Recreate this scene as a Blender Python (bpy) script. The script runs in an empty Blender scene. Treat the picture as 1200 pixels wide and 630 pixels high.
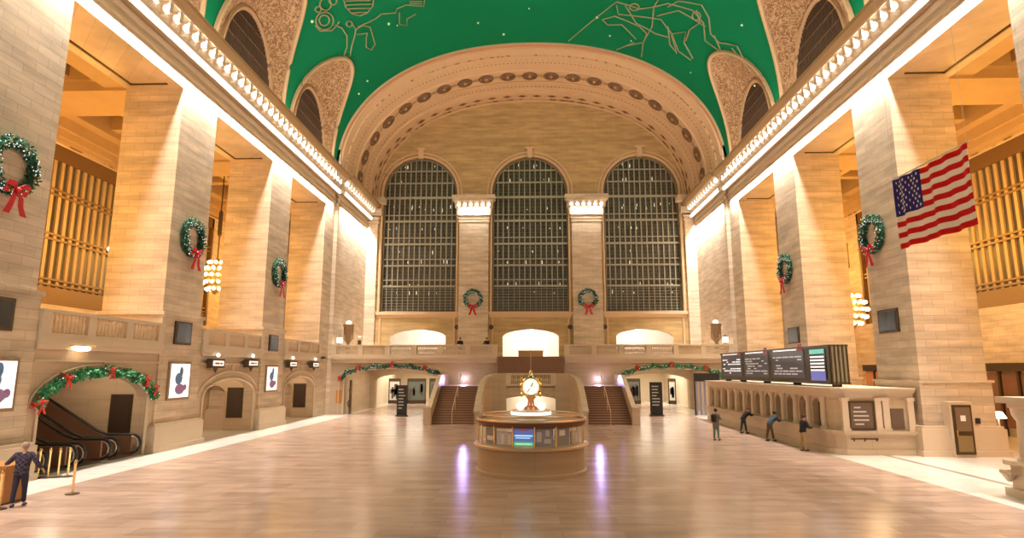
import bpy, bmesh, math, random
from mathutils import Vector, Matrix
random.seed(7)
R = math.radians
SC = bpy.context.scene
COL = SC.collection

# ---------------------------------------------------------------- camera
FPX = 710.0
pitch = math.atan(118.0 / FPX)
yaw = math.atan(22.0 / (FPX / math.cos(pitch)))
CAM = Vector((0, 0, 3.9))
F = Vector((-math.sin(yaw) * math.cos(pitch), math.cos(yaw) * math.cos(pitch), math.sin(pitch)))
RT = F.cross(Vector((0, 0, 1))).normalized()
UP = RT.cross(F)
cd = bpy.data.cameras.new('camera')
cd.sensor_width = 36.0
cd.lens = FPX / 1200.0 * 36.0
cd.clip_end = 400
cam = bpy.data.objects.new('camera', cd)
M = Matrix((RT, UP, -F)).transposed().to_4x4()
M.translation = CAM
cam.matrix_world = M
COL.objects.link(cam)
SC.camera = cam

# ---------------------------------------------------------------- world, exposure, large lights
SC.view_settings.view_transform = 'Standard'
SC.view_settings.look = 'None'
SC.view_settings.exposure = 0.0
SC.view_settings.gamma = 1.0
SC.view_settings.use_curve_mapping = False
w = bpy.data.worlds.new('world')
SC.world = w
w.use_nodes = True
w.node_tree.nodes['Background'].inputs[0].default_value = (1.0, 0.90, 0.82, 1)
w.node_tree.nodes['Background'].inputs[1].default_value = 0.42

def area(name, loc, direction, sx, sy, power, color, xaxis=(0, 1, 0), spread=180):
    d = bpy.data.lights.new(name, 'AREA')
    d.shape = 'RECTANGLE'
    d.size, d.size_y = sx, sy
    d.energy = power
    d.color = color
    d.spread = R(spread)
    o = bpy.data.objects.new(name, d)
    z = -Vector(direction).normalized()
    x = Vector(xaxis).normalized()
    y = z.cross(x).normalized()
    x = y.cross(z).normalized()
    m = Matrix((x, y, z)).transposed().to_4x4()
    m.translation = Vector(loc)
    o.matrix_world = m
    COL.objects.link(o)
    return o

def point(name, loc, power, color, r=0.3):
    d = bpy.data.lights.new(name, 'POINT')
    d.energy = power
    d.color = color
    d.shadow_soft_size = r
    o = bpy.data.objects.new(name, d)
    o.location = loc
    COL.objects.link(o)
    return o

WHITE = (1.0, 0.92, 0.85)
WARM = (1.0, 0.72, 0.42)
ORANGE = (1.0, 0.51, 0.09)
# cove lights along both cornices: one strip washes down the wall, one washes up over the vault
for s in (-1, 1):
    area('cove_downlight', (s * 18.14, 21.1, 19.32), (0, 0, -1), 66, 0.1, 6900, WHITE, spread=85)
    area('cove_uplight', (s * 17.75, 22.0, 22.35), (-s * 0.75, 0, 0.8), 64, 0.7, 3500, (1.0, 0.84, 0.68))
    area('cove_hall_light', (s * 17.42, 24.0, 21.3), (-s * 0.8, 0.0, -0.6), 56, 0.2, 2200, WHITE)
    area('cove_end_light', (s * 17.78, 60.0, 19.32), (0, 0, -1), 9.6, 0.1, 2200, WHITE, spread=85)
    for y in (12.1, 23.4, 34.7, 46.0, 57.3):
        point('gallery_lamp', (s * 24.3, y, 12.0 if s < 0 else 12.8), 1800, ORANGE, 1.8)
for s in (-1, 1):
    d = bpy.data.lights.new('stair_spot', 'SPOT')
    d.energy = 500; d.color = (0.50, 0.40, 1.0); d.spot_size = R(95); d.spot_blend = 0.6; d.shadow_soft_size = 0.2
    o = bpy.data.objects.new('stair_spot', d); o.location = (s * 5.9, 53.95, 3.1)
    o.rotation_euler = Vector((0, -1, -0.25)).to_track_quat('-Z', 'Y').to_euler()
    COL.objects.link(o)
# lobbies beyond the far wall and rooms behind the arcades
for x, p in ((-12.1, 1100), (0.0, 1500), (12.1, 1100)):
    point('upper_lobby_lamp', (x, 69.0, 7.6), p, (1.0, 0.95, 0.88), 0.3)
for x in (-12.4, 12.4):
    area('lower_lobby_light', (x, 59.0, 4.4), (0, 0, -1), 6, 5, 330, (1.0, 0.86, 0.62))
    area('lower_lobby_light', (x, 72.0, 3.95), (0, 0, -1), 7, 9, 800, (1.0, 0.93, 0.80))
for y in (25.65, 36.95, 48.25):
    point('arcade_lamp', (-20.2, y + 0.5, 4.2), 130, (1.0, 0.80, 0.58), 0.2)
    area('balcony_downlight', (-18.9, y, 4.7), (0.0, 0, -1), 5, 0.3, 30, WARM)
point('stair_arch_lamp', (0, 52.0, 1.3), 150, (1.0, 0.86, 0.66), 0.2)

# ---------------------------------------------------------------- materials
MATS = {}
def mat(name, col, rough=0.6, metal=0.0, emis=None, estr=0.0, spec=0.5, noise=0.0, nscale=3.0, bump=0.0, trans=0.0, alpha=1.0):
    if name in MATS: return MATS[name]
    m = bpy.data.materials.new(name)
    m.use_nodes = True
    nt = m.node_tree
    b = nt.nodes['Principled BSDF']
    b.inputs['Base Color'].default_value = (*col, 1)
    b.inputs['Roughness'].default_value = rough
    b.inputs['Metallic'].default_value = metal
    b.inputs['Specular IOR Level'].default_value = spec
    if trans: b.inputs['Transmission Weight'].default_value = trans
    if alpha < 1: b.inputs['Alpha'].default_value = alpha
    if emis:
        b.inputs['Emission Color'].default_value = (*emis, 1)
        b.inputs['Emission Strength'].default_value = estr
    if noise > 0 or bump > 0:
        tc = nt.nodes.new('ShaderNodeTexCoord')
        n = nt.nodes.new('ShaderNodeTexNoise')
        n.inputs['Scale'].default_value = nscale
        n.inputs['Detail'].default_value = 4
        nt.links.new(tc.outputs['Object'], n.inputs['Vector'])
        if noise > 0:
            mx = nt.nodes.new('ShaderNodeMixRGB')
            mx.inputs[1].default_value = (*[c * (1 - noise) for c in col], 1)
            mx.inputs[2].default_value = (*[min(1, c * (1 + noise)) for c in col], 1)
            nt.links.new(n.outputs['Fac'], mx.inputs[0])
            nt.links.new(mx.outputs[0], b.inputs['Base Color'])
        if bump > 0:
            bp = nt.nodes.new('ShaderNodeBump')
            bp.inputs['Strength'].default_value = bump
            nt.links.new(n.outputs['Fac'], bp.inputs['Height'])
            nt.links.new(bp.outputs['Normal'], b.inputs['Normal'])
    MATS[name] = m
    return m

def block_mat(name, c1, c2, mortar, bw, bh, rough=0.55, msize=0.012, scale=1.0, var=0.25, spec=0.4, bump=0.15, floor=False):
    """stone laid in blocks: courses follow world height, joints run along the wall"""
    m = bpy.data.materials.new(name)
    m.use_nodes = True
    nt = m.node_tree
    b = nt.nodes['Principled BSDF']
    b.inputs['Roughness'].default_value = rough
    b.inputs['Specular IOR Level'].default_value = spec
    geo = nt.nodes.new('ShaderNodeNewGeometry')
    sep = nt.nodes.new('ShaderNodeSeparateXYZ')
    nt.links.new(geo.outputs['Position'], sep.inputs[0])
    comb = nt.nodes.new('ShaderNodeCombineXYZ')
    if floor:
        nt.links.new(sep.outputs['X'], comb.inputs['X'])
        nt.links.new(sep.outputs['Y'], comb.inputs['Y'])
    else:
        ad = nt.nodes.new('ShaderNodeMath'); ad.operation = 'ADD'
        nt.links.new(sep.outputs['X'], ad.inputs[0]); nt.links.new(sep.outputs['Y'], ad.inputs[1])
        nt.links.new(ad.outputs[0], comb.inputs['X'])
        nt.links.new(sep.outputs['Z'], comb.inputs['Y'])
    br = nt.nodes.new('ShaderNodeTexBrick')
    br.inputs['Scale'].default_value = scale
    br.inputs['Brick Width'].default_value = bw
    br.inputs['Row Height'].default_value = bh
    br.inputs['Mortar Size'].default_value = msize
    br.inputs['Mortar Smooth'].default_value = 0.3
    br.inputs['Color1'].default_value = (*c1, 1)
    br.inputs['Color2'].default_value = (*c2, 1)
    br.inputs['Mortar'].default_value = (*mortar, 1)
    nt.links.new(comb.outputs[0], br.inputs['Vector'])
    mp = nt.nodes.new('ShaderNodeMapping')
    mp.inputs['Scale'].default_value = (0.35, 0.35, 2.2) if not floor else (0.5, 1.6, 1)
    nt.links.new(geo.outputs['Position'], mp.inputs['Vector'])
    n = nt.nodes.new('ShaderNodeTexNoise')
    n.inputs['Scale'].default_value = 1.3
    n.inputs['Detail'].default_value = 6
    nt.links.new(mp.outputs[0], n.inputs['Vector'])
    mr = nt.nodes.new('ShaderNodeMapRange')
    mr.inputs['From Min'].default_value = 0.3; mr.inputs['From Max'].default_value = 0.7
    mr.inputs['To Min'].default_value = 1 - var; mr.inputs['To Max'].default_value = 1 + var * 0.6
    nt.links.new(n.outputs['Fac'], mr.inputs[0])
    mx = nt.nodes.new('ShaderNodeVectorMath'); mx.operation = 'SCALE'
    nt.links.new(br.outputs['Color'], mx.inputs[0])
    nt.links.new(mr.outputs[0], mx.inputs['Scale'])
    nt.links.new(mx.outputs[0], b.inputs['Base Color'])
    if bump > 0:
        bp = nt.nodes.new('ShaderNodeBump')
        bp.inputs['Strength'].default_value = bump
        bp.inputs['Distance'].default_value = 0.02
        iv = nt.nodes.new('ShaderNodeMath'); iv.operation = 'SUBTRACT'
        iv.inputs[0].default_value = 1.0
        nt.links.new(br.outputs['Fac'], iv.inputs[1])
        nt.links.new(iv.outputs[0], bp.inputs['Height'])
        nt.links.new(bp.outputs['Normal'], b.inputs['Normal'])
    MATS[name] = m
    return m

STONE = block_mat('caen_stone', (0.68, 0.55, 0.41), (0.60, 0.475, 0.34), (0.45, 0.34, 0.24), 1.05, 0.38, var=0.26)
LOWST = block_mat('botticino_marble', (0.56, 0.43, 0.295), (0.53, 0.405, 0.275), (0.42, 0.31, 0.20), 2.6, 1.25, rough=0.35, var=0.12, bump=0.05)
SMOOTH = mat('smooth_stone', (0.64, 0.51, 0.37), 0.5, noise=0.06, nscale=1.5)
PLASTER = mat('moulded_plaster', (0.66, 0.53, 0.38), 0.6, noise=0.10, nscale=2.0)
FLOOR = block_mat('pink_tennessee_marble', (0.56, 0.40, 0.31), (0.45, 0.305, 0.23), (0.38, 0.26, 0.19), 1.5, 0.75, rough=0.2, msize=0.008, var=0.22, spec=0.5, bump=0.0, floor=True)
FLWHITE = block_mat('pale_marble', (0.78, 0.72, 0.64), (0.74, 0.68, 0.60), (0.60, 0.52, 0.45), 1.5, 0.75, rough=0.18, msize=0.008, var=0.1, bump=0.0, floor=True)
FLDARK = mat('grey_marble', (0.36, 0.30, 0.26), 0.2)
GREEN = mat('green_painted_plaster', (0.0, 0.175, 0.072), 0.75, spec=0.15, noise=0.12, nscale=0.12)
GILT = mat('dull_gilt_paint', (0.30, 0.29, 0.16), 0.6)
STAR = mat('gilt_star', (0.6, 0.75, 0.45), 0.5, emis=(0.8, 1.0, 0.7), estr=0.12)
BRONZE = mat('dark_bronze', (0.10, 0.065, 0.035), 0.4, metal=0.6)
GOLD = mat('gilt_bronze', (0.62, 0.42, 0.16), 0.35, metal=0.85)
BRASS = mat('polished_brass', (0.85, 0.62, 0.28), 0.25, metal=0.95)
STEEL = mat('pale_steel', (0.55, 0.52, 0.46), 0.4, metal=0.5)
DARK = mat('near_black', (0.02, 0.018, 0.016), 0.5)
PANEL = mat('dark_panel', (0.055, 0.035, 0.025), 0.4, spec=0.4)
GLOW = mat('lit_white_globe', (1, 1, 1), 0.5, emis=(1, 0.93, 0.80), estr=3.0)
GLOWW = mat('lit_warm_bulb', (1, 1, 1), 0.5, emis=(1, 0.80, 0.50), estr=9.0)
COVE = mat('lit_cove_strip', (1, 1, 1), 0.5, emis=(1, 0.95, 0.86), estr=2.2)
VIOLET = mat('violet_white_spot', (1, 1, 1), 0.5, emis=(0.72, 0.62, 1.0), estr=30.0)
GLASS = mat('clear_glass', (0.9, 0.92, 0.9), 0.05, alpha=0.22)
STEP = mat('brown_riser', (0.24, 0.12, 0.07), 0.55, noise=0.1)
TREAD = mat('worn_tread', (0.34, 0.20, 0.13), 0.5)
LEAF = mat('evergreen_needles', (0.025, 0.115, 0.055), 0.7, noise=0.5, nscale=8)
LEAF2 = mat('silk_green_leaf', (0.03, 0.26, 0.09), 0.6, noise=0.4, nscale=8)
RED = mat('red_velvet', (0.55, 0.015, 0.02), 0.6)
SPARK = mat('tiny_lights', (1, 1, 1), 0.5, emis=(0.85, 0.95, 1.0), estr=0.9)
SKIN = mat('skin', (0.55, 0.33, 0.22), 0.6)
RUBBER = mat('black_rubber', (0.02, 0.02, 0.02), 0.35)

def ornament_mat():
    m = bpy.data.materials.new('arabesque_relief')
    m.use_nodes = True
    nt = m.node_tree; b = nt.nodes['Principled BSDF']
    b.inputs['Roughness'].default_value = 0.65
    g = nt.nodes.new('ShaderNodeNewGeometry')
    n = nt.nodes.new('ShaderNodeTexNoise'); n.inputs['Scale'].default_value = 2.6; n.inputs['Detail'].default_value = 3; n.inputs['Distortion'].default_value = 3.0
    v = nt.nodes.new('ShaderNodeTexVoronoi'); v.inputs['Scale'].default_value = 1.5; v.feature = 'DISTANCE_TO_EDGE'
    nt.links.new(g.outputs['Position'], n.inputs['Vector']); nt.links.new(g.outputs['Position'], v.inputs['Vector'])
    r1 = nt.nodes.new('ShaderNodeValToRGB')
    r1.color_ramp.elements[0].position = 0.44; r1.color_ramp.elements[0].color = (0.46, 0.30, 0.165, 1)
    r1.color_ramp.elements[1].position = 0.56; r1.color_ramp.elements[1].color = (0.22, 0.105, 0.045, 1)
    nt.links.new(n.outputs['Fac'], r1.inputs[0])
    r2 = nt.nodes.new('ShaderNodeValToRGB')
    r2.color_ramp.elements[0].position = 0.03; r2.color_ramp.elements[0].color = (0.45, 0.38, 0.3, 1)
    r2.color_ramp.elements[1].position = 0.09; r2.color_ramp.elements[1].color = (1, 1, 1, 1)
    nt.links.new(v.outputs['Distance'], r2.inputs[0])
    mx = nt.nodes.new('ShaderNodeMixRGB'); mx.blend_type = 'MULTIPLY'; mx.inputs[0].default_value = 0.35
    nt.links.new(r1.outputs[0], mx.inputs[1]); nt.links.new(r2.outputs[0], mx.inputs[2])
    nt.links.new(mx.outputs[0], b.inputs['Base Color'])
    bp = nt.nodes.new('ShaderNodeBump'); bp.inputs['Strength'].default_value = 0.5
    nt.links.new(n.outputs['Fac'], bp.inputs['Height']); nt.links.new(bp.outputs['Normal'], b.inputs['Normal'])
    return m
ORN = ornament_mat()

def frieze_mat(name, base, dark, freq_scale, thr=0.5):
    m = bpy.data.materials.new(name)
    m.use_nodes = True
    nt = m.node_tree; b = nt.nodes['Principled BSDF']
    b.inputs['Roughness'].default_value = 0.6
    g = nt.nodes.new('ShaderNodeNewGeometry')
    v = nt.nodes.new('ShaderNodeTexVoronoi'); v.inputs['Scale'].default_value = freq_scale
    nt.links.new(g.outputs['Position'], v.inputs['Vector'])
    r = nt.nodes.new('ShaderNodeValToRGB')
    r.color_ramp.elements[0].position = thr - 0.12; r.color_ramp.elements[0].color = (*dark, 1)
    r.color_ramp.elements[1].position = thr + 0.05; r.color_ramp.elements[1].color = (*base, 1)
    nt.links.new(v.outputs['Distance'], r.inputs[0])
    nt.links.new(r.outputs[0], b.inputs['Base Color'])
    return m
FRZ = frieze_mat('carved_leaf_frieze', (0.66, 0.48, 0.29), (0.33, 0.18, 0.08), 2.6, 0.42)
FRZD = frieze_mat('carved_rosette_band', (0.50, 0.34, 0.16), (0.22, 0.12, 0.04), 1.3, 0.5)

# ---------------------------------------------------------------- mesh helpers
class MB:
    def __init__(s): s.v = []; s.f = []; s.m = []; s.mi = 0
    def add(s, vs, fs):
        n = len(s.v); s.v += [tuple(p) for p in vs]
        for f in fs: s.f.append(tuple(i + n for i in f)); s.m.append(s.mi)
        return s
    def box(s, x0, x1, y0, y1, z0, z1):
        if x0 > x1: x0, x1 = x1, x0
        if y0 > y1: y0, y1 = y1, y0
        return s.add([(x0, y0, z0), (x1, y0, z0), (x1, y1, z0), (x0, y1, z0), (x0, y0, z1), (x1, y0, z1), (x1, y1, z1), (x0, y1, z1)],
              [(3, 2, 1, 0), (4, 5, 6, 7), (0, 1, 5, 4), (1, 2, 6, 5), (2, 3, 7, 6), (3, 0, 4, 7)])
    def quad(s, a, b, c, d): return s.add([a, b, c, d], [(0, 1, 2, 3)])
    def lathe(s, cx, cy, prof, n=24, a0=0, a1=360, caps=True):
        full = abs(a1 - a0) >= 359.9
        k = n if full else n + 1
        vs = []
        for r, z in prof:
            for i in range(k):
                a = R(a0 + (a1 - a0) * i / n); vs.append((cx + r * math.cos(a), cy + r * math.sin(a), z))
        fs = []
        for j in range(len(prof) - 1):
            for i in range(n if full else n):
                i2 = (i + 1) % k if full else i + 1
                fs.append((j * k + i, j * k + i2, (j + 1) * k + i2, (j + 1) * k + i))
        if caps and full:
            fs.append(tuple(range(k))[::-1]); fs.append(tuple((len(prof) - 1) * k + i for i in range(k)))
        return s.add(vs, fs)
    def tube(s, pts, r, n=6, closed=False, rz=None):
        pts = [Vector(p) for p in pts]
        if closed: pts = pts + [pts[0]]
        m = len(pts); vs = []
        for i, p in enumerate(pts):
            if closed: t = pts[1] - pts[-2] if i in (0, m - 1) else pts[i + 1] - pts[i - 1]
            else: t = pts[min(i + 1, m - 1)] - pts[max(i - 1, 0)]
            if t.length < 1e-9: t = Vector((0, 0, 1))
            t.normalize()
            ref = Vector((0, 0, 1)) if abs(t.z) < 0.9 else Vector((1, 0, 0))
            a = t.cross(ref).normalized(); b = a.cross(t).normalized()
            rr = r[i] if isinstance(r, (list, tuple)) else r
            for k in range(n):
                an = 2 * math.pi * k / n
                vs.append(p + a * math.cos(an) * rr + b * math.sin(an) * (rz if rz else rr))
        fs = []
        for i in range(m - 1):
            for k in range(n):
                fs.append((i * n + k, i * n + (k + 1) % n, (i + 1) * n + (k + 1) % n, (i + 1) * n + k))
        if not closed:
            fs.append(tuple(range(n))[::-1]); fs.append(tuple((m - 1) * n + k for k in range(n)))
        return s.add(vs, fs)
    def sphere(s, c, r, n=10, m=6, sc=(1, 1, 1)):
        prof = [(max(1e-4, r * math.sin(math.pi * j / m)), -r * math.cos(math.pi * j / m)) for j in range(m + 1)]
        t = MB().lathe(0, 0, prof, n)
        return s.add([(c[0] + p[0] * sc[0], c[1] + p[1] * sc[1], c[2] + p[2] * sc[2]) for p in t.v], t.f)
    def sweep(s, prof, path, closed_prof=True):
        """prof points (u, v) given to path(i) -> function mapping (u, v) to a point; path is a list of such functions"""
        k = len(prof); vs = []
        for fn in path: vs += [fn(u, v) for u, v in prof]
        fs = []
        kk = k if closed_prof else k - 1
        for i in range(len(path) - 1):
            for j in range(kk):
                fs.append((i * k + j, i * k + (j + 1) % k, (i + 1) * k + (j + 1) % k, (i + 1) * k + j))
        if closed_prof:
            fs.append(tuple(range(k))[::-1]); fs.append(tuple((len(path) - 1) * k + j for j in range(k)))
        return s.add(vs, fs)
    def xf(s, m):
        s.v = [tuple(m @ Vector(p)) for p in s.v]; return s
    def join(s, o): return s.add(o.v, o.f)

ORG = {}
def obj(name, mb, mats, parent=None, smooth=False, auto=True, local=False):
    """one mesh object; vertices are given in world space (unless local) and moved to the object's own origin"""
    me = bpy.data.meshes.new(name)
    if parent is not None: org = Vector((0, 0, 0)) if local else ORG.get(parent.name, Vector((0, 0, 0)))
    elif local: org = Vector((0, 0, 0))
    else:
        xs = [p[0] for p in mb.v]; ys = [p[1] for p in mb.v]; zs = [p[2] for p in mb.v]
        org = Vector(((min(xs) + max(xs)) / 2, (min(ys) + max(ys)) / 2, min(zs)))
    me.from_pydata([tuple(Vector(p) - org) for p in mb.v], [], mb.f)
    ml = mats if isinstance(mats, (list, tuple)) else [mats]
    for m in ml: me.materials.append(m)
    if len(ml) > 1: me.polygons.foreach_set('material_index', mb.m)
    if smooth:
        me.polygons.foreach_set('use_smooth', [True] * len(me.polygons))
    me.update()
    bm = bmesh.new(); bm.from_mesh(me)
    bmesh.ops.remove_doubles(bm, verts=bm.verts, dist=1e-5)
    bmesh.ops.recalc_face_normals(bm, faces=bm.faces)
    bm.to_mesh(me); bm.free()
    if smooth:
        try: me.set_sharp_from_angle(angle=R(40))
        except Exception: pass
    o = bpy.data.objects.new(name, me)
    COL.objects.link(o)
    if parent is not None:
        o.parent = parent
        ORG[o.name] = org
    else:
        o.location = org
        ORG[o.name] = org
    return o

def tag(o, label, cat, group=None, kind=None):
    o['label'] = label; o['category'] = cat
    if group: o['group'] = group
    if kind: o['kind'] = kind
    return o

def thing(name, label, cat, loc=(0, 0, 0), group=None, rz=0):
    o = bpy.data.objects.new(name, None)
    COL.objects.link(o); o.location = loc; o.rotation_euler = (0, 0, rz)
    o.empty_display_size = 0.2
    ORG[o.name] = Vector(loc)
    return tag(o, label, cat, group)

def struct(name, mb, m, parent=None, smooth=False):
    o = obj(name, mb, m, parent, smooth)
    if parent is None: o['kind'] = 'structure'
    return o

def copy_tree(src, loc=None, label=None, rz=None, scale=None):
    def rec(o, par):
        c = o.copy(); COL.objects.link(c)
        if par is not None: c.parent = par
        for ch in list(o.children): rec(ch, c)
        return c
    r = rec(src, None)
    if loc is not None: r.location = loc
    if rz is not None: r.rotation_euler = (0, 0, rz)
    if scale is not None: r.scale = (scale,) * 3
    if label: r['label'] = label
    return r

def linspace(a, b, n): return [a + (b - a) * i / n for i in range(n + 1)]

def arch_z(u, u0, u1, spring, rise):
    c = (u0 + u1) / 2; h = (u1 - u0) / 2
    t = min(1, abs(u - c) / h)
    return spring + rise * math.sqrt(max(0, 1 - t * t))

def strip_wall(mb, fmap, u0, u1, bot, top, ops, depth, extra=()):
    """wall over u in [u0,u1]; bot/top numbers or functions of u; ops = (a, b, zb, spring, rise) arched openings;
    fmap(u, z, d) gives the point at depth d behind the face; openings get reveals of the given depth"""
    fb = bot if callable(bot) else (lambda u: bot)
    ft = top if callable(top) else (lambda u: top)
    us = {u0, u1} | set(e for e in extra)
    for a, b, zb, sp, ri in ops:
        for i in range(33):
            us.add((a + b) / 2 - (b - a) / 2 * math.cos(math.pi * i / 32))
    if callable(bot) or callable(top): us |= set(linspace(u0, u1, 80))
    us = sorted(u for u in us if u0 - 1e-9 <= u <= u1 + 1e-9)
    us2 = [us[0]]
    for u in us[1:]:
        if u - us2[-1] > 1e-5: us2.append(u)
    us = us2
    for a, b in zip(us[:-1], us[1:]):
        mid = (a + b) / 2
        cov = sorted([o for o in ops if o[0] < mid < o[1]], key=lambda o: o[2])
        za, zb_ = fb(a), fb(b)
        for o in cov:
            if o[2] > max(za, zb_) + 1e-6:
                mb.quad(fmap(a, za, 0), fmap(b, zb_, 0), fmap(b, o[2], 0), fmap(a, o[2], 0))
                mb.quad(fmap(a, o[2], 0), fmap(b, o[2], 0), fmap(b, o[2], depth), fmap(a, o[2], depth))
            za = arch_z(a, o[0], o[1], o[3], o[4]); zb_ = arch_z(b, o[0], o[1], o[3], o[4])
            mb.quad(fmap(a, za, 0), fmap(b, zb_, 0), fmap(b, zb_, depth), fmap(a, za, depth))
        mb.quad(fmap(a, za, 0), fmap(b, zb_, 0), fmap(b, ft(b), 0), fmap(a, ft(a), 0))
    for a, b, zb, sp, ri in ops:
        for u in (a, b):
            mb.quad(fmap(u, zb, 0), fmap(u, sp, 0), fmap(u, sp, depth), fmap(u, zb, depth))
    return mb

def arch_path(u0, u1, zb, spring, rise, n=28, legs=True):
    c = (u0 + u1) / 2; h = (u1 - u0) / 2
    p = [(u0, zb)] if legs else []
    for i in range(n + 1):
        a = math.pi - math.pi * i / n
        p.append((c + h * math.cos(a), spring + rise * math.sin(a)))
    if legs: p.append((u1, zb))
    return p

# painted figures on the vault: (x, y) points
FIG_A= [[(-15.09, 42.45), (-15.24, 42.73), (-15.45, 42.81), (-15.66, 42.64), (-15.85, 42.31), (-15.95, 41.82), (-15.98, 41.37), (-15.92, 41.0), (-15.78, 40.77), (-15.58, 40.7), (-15.38, 40.86), (-15.18, 41.15), (-15.06, 41.58), (-15.02, 42.04), (-15.09, 42.45)], [(-15.28, 42.07), (-15.37, 42.23), (-15.48, 42.25), (-15.6, 42.17), (-15.71, 41.98), (-15.78, 41.74), (-15.78, 41.44), (-15.75, 41.23), (-15.67, 41.11), (-15.55, 41.05), (-15.43, 41.13), (-15.33, 41.32), (-15.26, 41.56), (-15.23, 41.81), (-15.28, 42.07)], [(-14.75, 40.83), (-14.84, 41.0), (-14.98, 41.06), (-15.12, 40.98), (-15.24, 40.79), (-15.31, 40.5), (-15.34, 40.25), (-15.3, 39.99), (-15.2, 39.83), (-15.07, 39.76), (-14.93, 39.84), (-14.81, 40.03), (-14.73, 40.28), (-14.71, 40.57), (-14.75, 40.83)], [(-15.36, 40.51), (-15.45, 40.62), (-15.55, 40.54), (-15.63, 40.35), (-15.66, 40.15), (-15.6, 39.99), (-15.5, 39.97), (-15.39, 40.06), (-15.34, 40.3), (-15.36, 40.51)], [(-14.37, 40.9), (-14.49, 41.06), (-14.64, 41.03), (-14.75, 40.79), (-14.79, 40.53), (-14.71, 40.28), (-14.59, 40.26), (-14.44, 40.39), (-14.36, 40.64), (-14.37, 40.9)], [(-13.94, 41.0), (-14.08, 42.13), (-13.9, 43.18), (-13.51, 43.9), (-12.97, 44.11), (-12.46, 43.72), (-12.14, 42.84)], [(-13.9, 41.51), (-12.47, 42.96)], [(-14.01, 41.87), (-12.45, 43.47)], [(-13.98, 42.42), (-12.68, 43.78)], [(-13.87, 43.07), (-12.99, 44.01)], [(-15.12, 43.01), (-14.87, 43.79), (-14.83, 45.0), (-15.16, 46.16), (-15.6, 46.78), (-15.27, 47.44), (-14.92, 46.59), (-14.4, 45.66), (-14.14, 45.07), (-14.2, 44.22)], [(-14.14, 45.07), (-13.64, 45.13), (-13.21, 45.85), (-13.32, 47.08), (-13.42, 48.36), (-13.84, 48.7), (-14.07, 47.91), (-13.79, 46.87), (-13.56, 46.39), (-14.21, 45.7)], [(-13.99, 44.91), (-13.25, 45.2), (-12.66, 45.3), (-12.1, 45.12), (-11.11, 45.82), (-10.92, 45.4), (-10.18, 45.37), (-8.88, 46.35), (-8.61, 45.43)], [(-10.84, 46.01), (-11.14, 47.45), (-10.62, 48.08), (-10.44, 47.21), (-9.65, 47.03)], [(-9.81, 45.11), (-8.87, 45.69)], [(-9.86, 45.36), (-8.92, 45.99)], [(-16.06, 41.28), (-15.99, 42.18), (-15.45, 43.16), (-15.06, 43.15), (-14.82, 42.97)], [(-14.18, 44.22), (-14.3, 44.38), (-14.44, 44.3), (-14.52, 44.01), (-14.52, 43.75), (-14.4, 43.59), (-14.26, 43.67), (-14.16, 43.92), (-14.18, 44.22)]]
FIG_B= [[(3.82, 54.01), (7.4, 46.87), (9.34, 47.03), (10.34, 46.17), (11.25, 45.09), (13.04, 44.51), (14.03, 45.16), (14.64, 46.94), (16.05, 46.57), (16.92, 45.14)], [(11.34, 45.51), (11.89, 44.25), (13.42, 43.4), (14.18, 44.22), (14.73, 45.74), (15.44, 45.88), (16.35, 44.52), (17.42, 45.15)], [(6.55, 49.8), (7.53, 48.91), (9.76, 49.45), (10.49, 50.09), (10.46, 51.6), (9.09, 53.14), (8.41, 54.15), (9.74, 52.09)], [(6.55, 49.8), (7.11, 50.45), (8.29, 49.94), (9.8, 51.48)], [(10.51, 44.86), (10.34, 46.17), (10.72, 48.84), (10.46, 51.6), (10.72, 53.96)], [(7.46, 47.34), (7.78, 48.53), (9.09, 48.18), (11.18, 47.42), (12.32, 48.62), (13.33, 50.43), (14.41, 50.5)], [(12.32, 48.62), (13.21, 47.42), (13.41, 48.87), (14.46, 50.11)], [(13.26, 44.29), (13.81, 45.38), (13.38, 46.94), (13.48, 48.52)], [(10.82, 47.13), (12.15, 45.35), (14.23, 45.4)], [(8.17, 47.08), (9.4, 49.12), (11.17, 49.6), (12.17, 49.31)], [(11.87, 47.91), (12.51, 50.17), (13.27, 50.83), (12.37, 48.83)], [(14.97, 45.63), (15.79, 46.61), (16.46, 46.17)], [(16.18, 45.23), (16.81, 45.2)], [(9.27, 46.77), (9.22, 47.17), (8.97, 47.46), (8.67, 47.43), (8.51, 47.16), (8.57, 46.81), (8.82, 46.53), (9.11, 46.55), (9.27, 46.77)], [(13.66, 44.6), (13.67, 45.0), (13.53, 45.34), (13.31, 45.41), (13.15, 45.13), (13.14, 44.73), (13.28, 44.39), (13.51, 44.37), (13.66, 44.6)]]
STARS= [(-11.33, 47.5), (-8.37, 47.2), (-4.65, 50.53), (-1.53, 50.12), (-11.89, 46.77), (-7.47, 54.39), (0.01, 48.89), (3.61, 48.98), (7.51, 52.1), (17.17, 44.2), (6.06, 49.57), (11.81, 45.57), (9.44, 52.01), (-10.21, 47.35), (-15.1, 52.29), (-9.45, 51.43), (-2.42, 52.84), (1.59, 52.29), (14.79, 52.14), (15.75, 46.65), (16.0, 42.35), (-16.51, 43.9), (-16.08, 40.72), (-16.98, 40.76), (17.85, 45.44), (16.46, 54.33), (-16.01, 52.83), (-13.42, 51.75)]

# ================================================================ THE HALL
W = 18.3                      # half width between the pier faces
WO = 21.4                     # outer face of the piers
WG = 28.4                     # outer wall of the galleries
WE = 17.95                    # end bay face
Y0, YE, YB, YF = -12.0, 52.15, 54.6, 65.0
PIERS = [8.7, 20.0, 31.3, 42.6]
BAYS = [14.35, 25.65, 36.95, 48.25]
ZS = 18.6                     # soffit of the openings
ZB = 5.06                     # balcony floor

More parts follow.
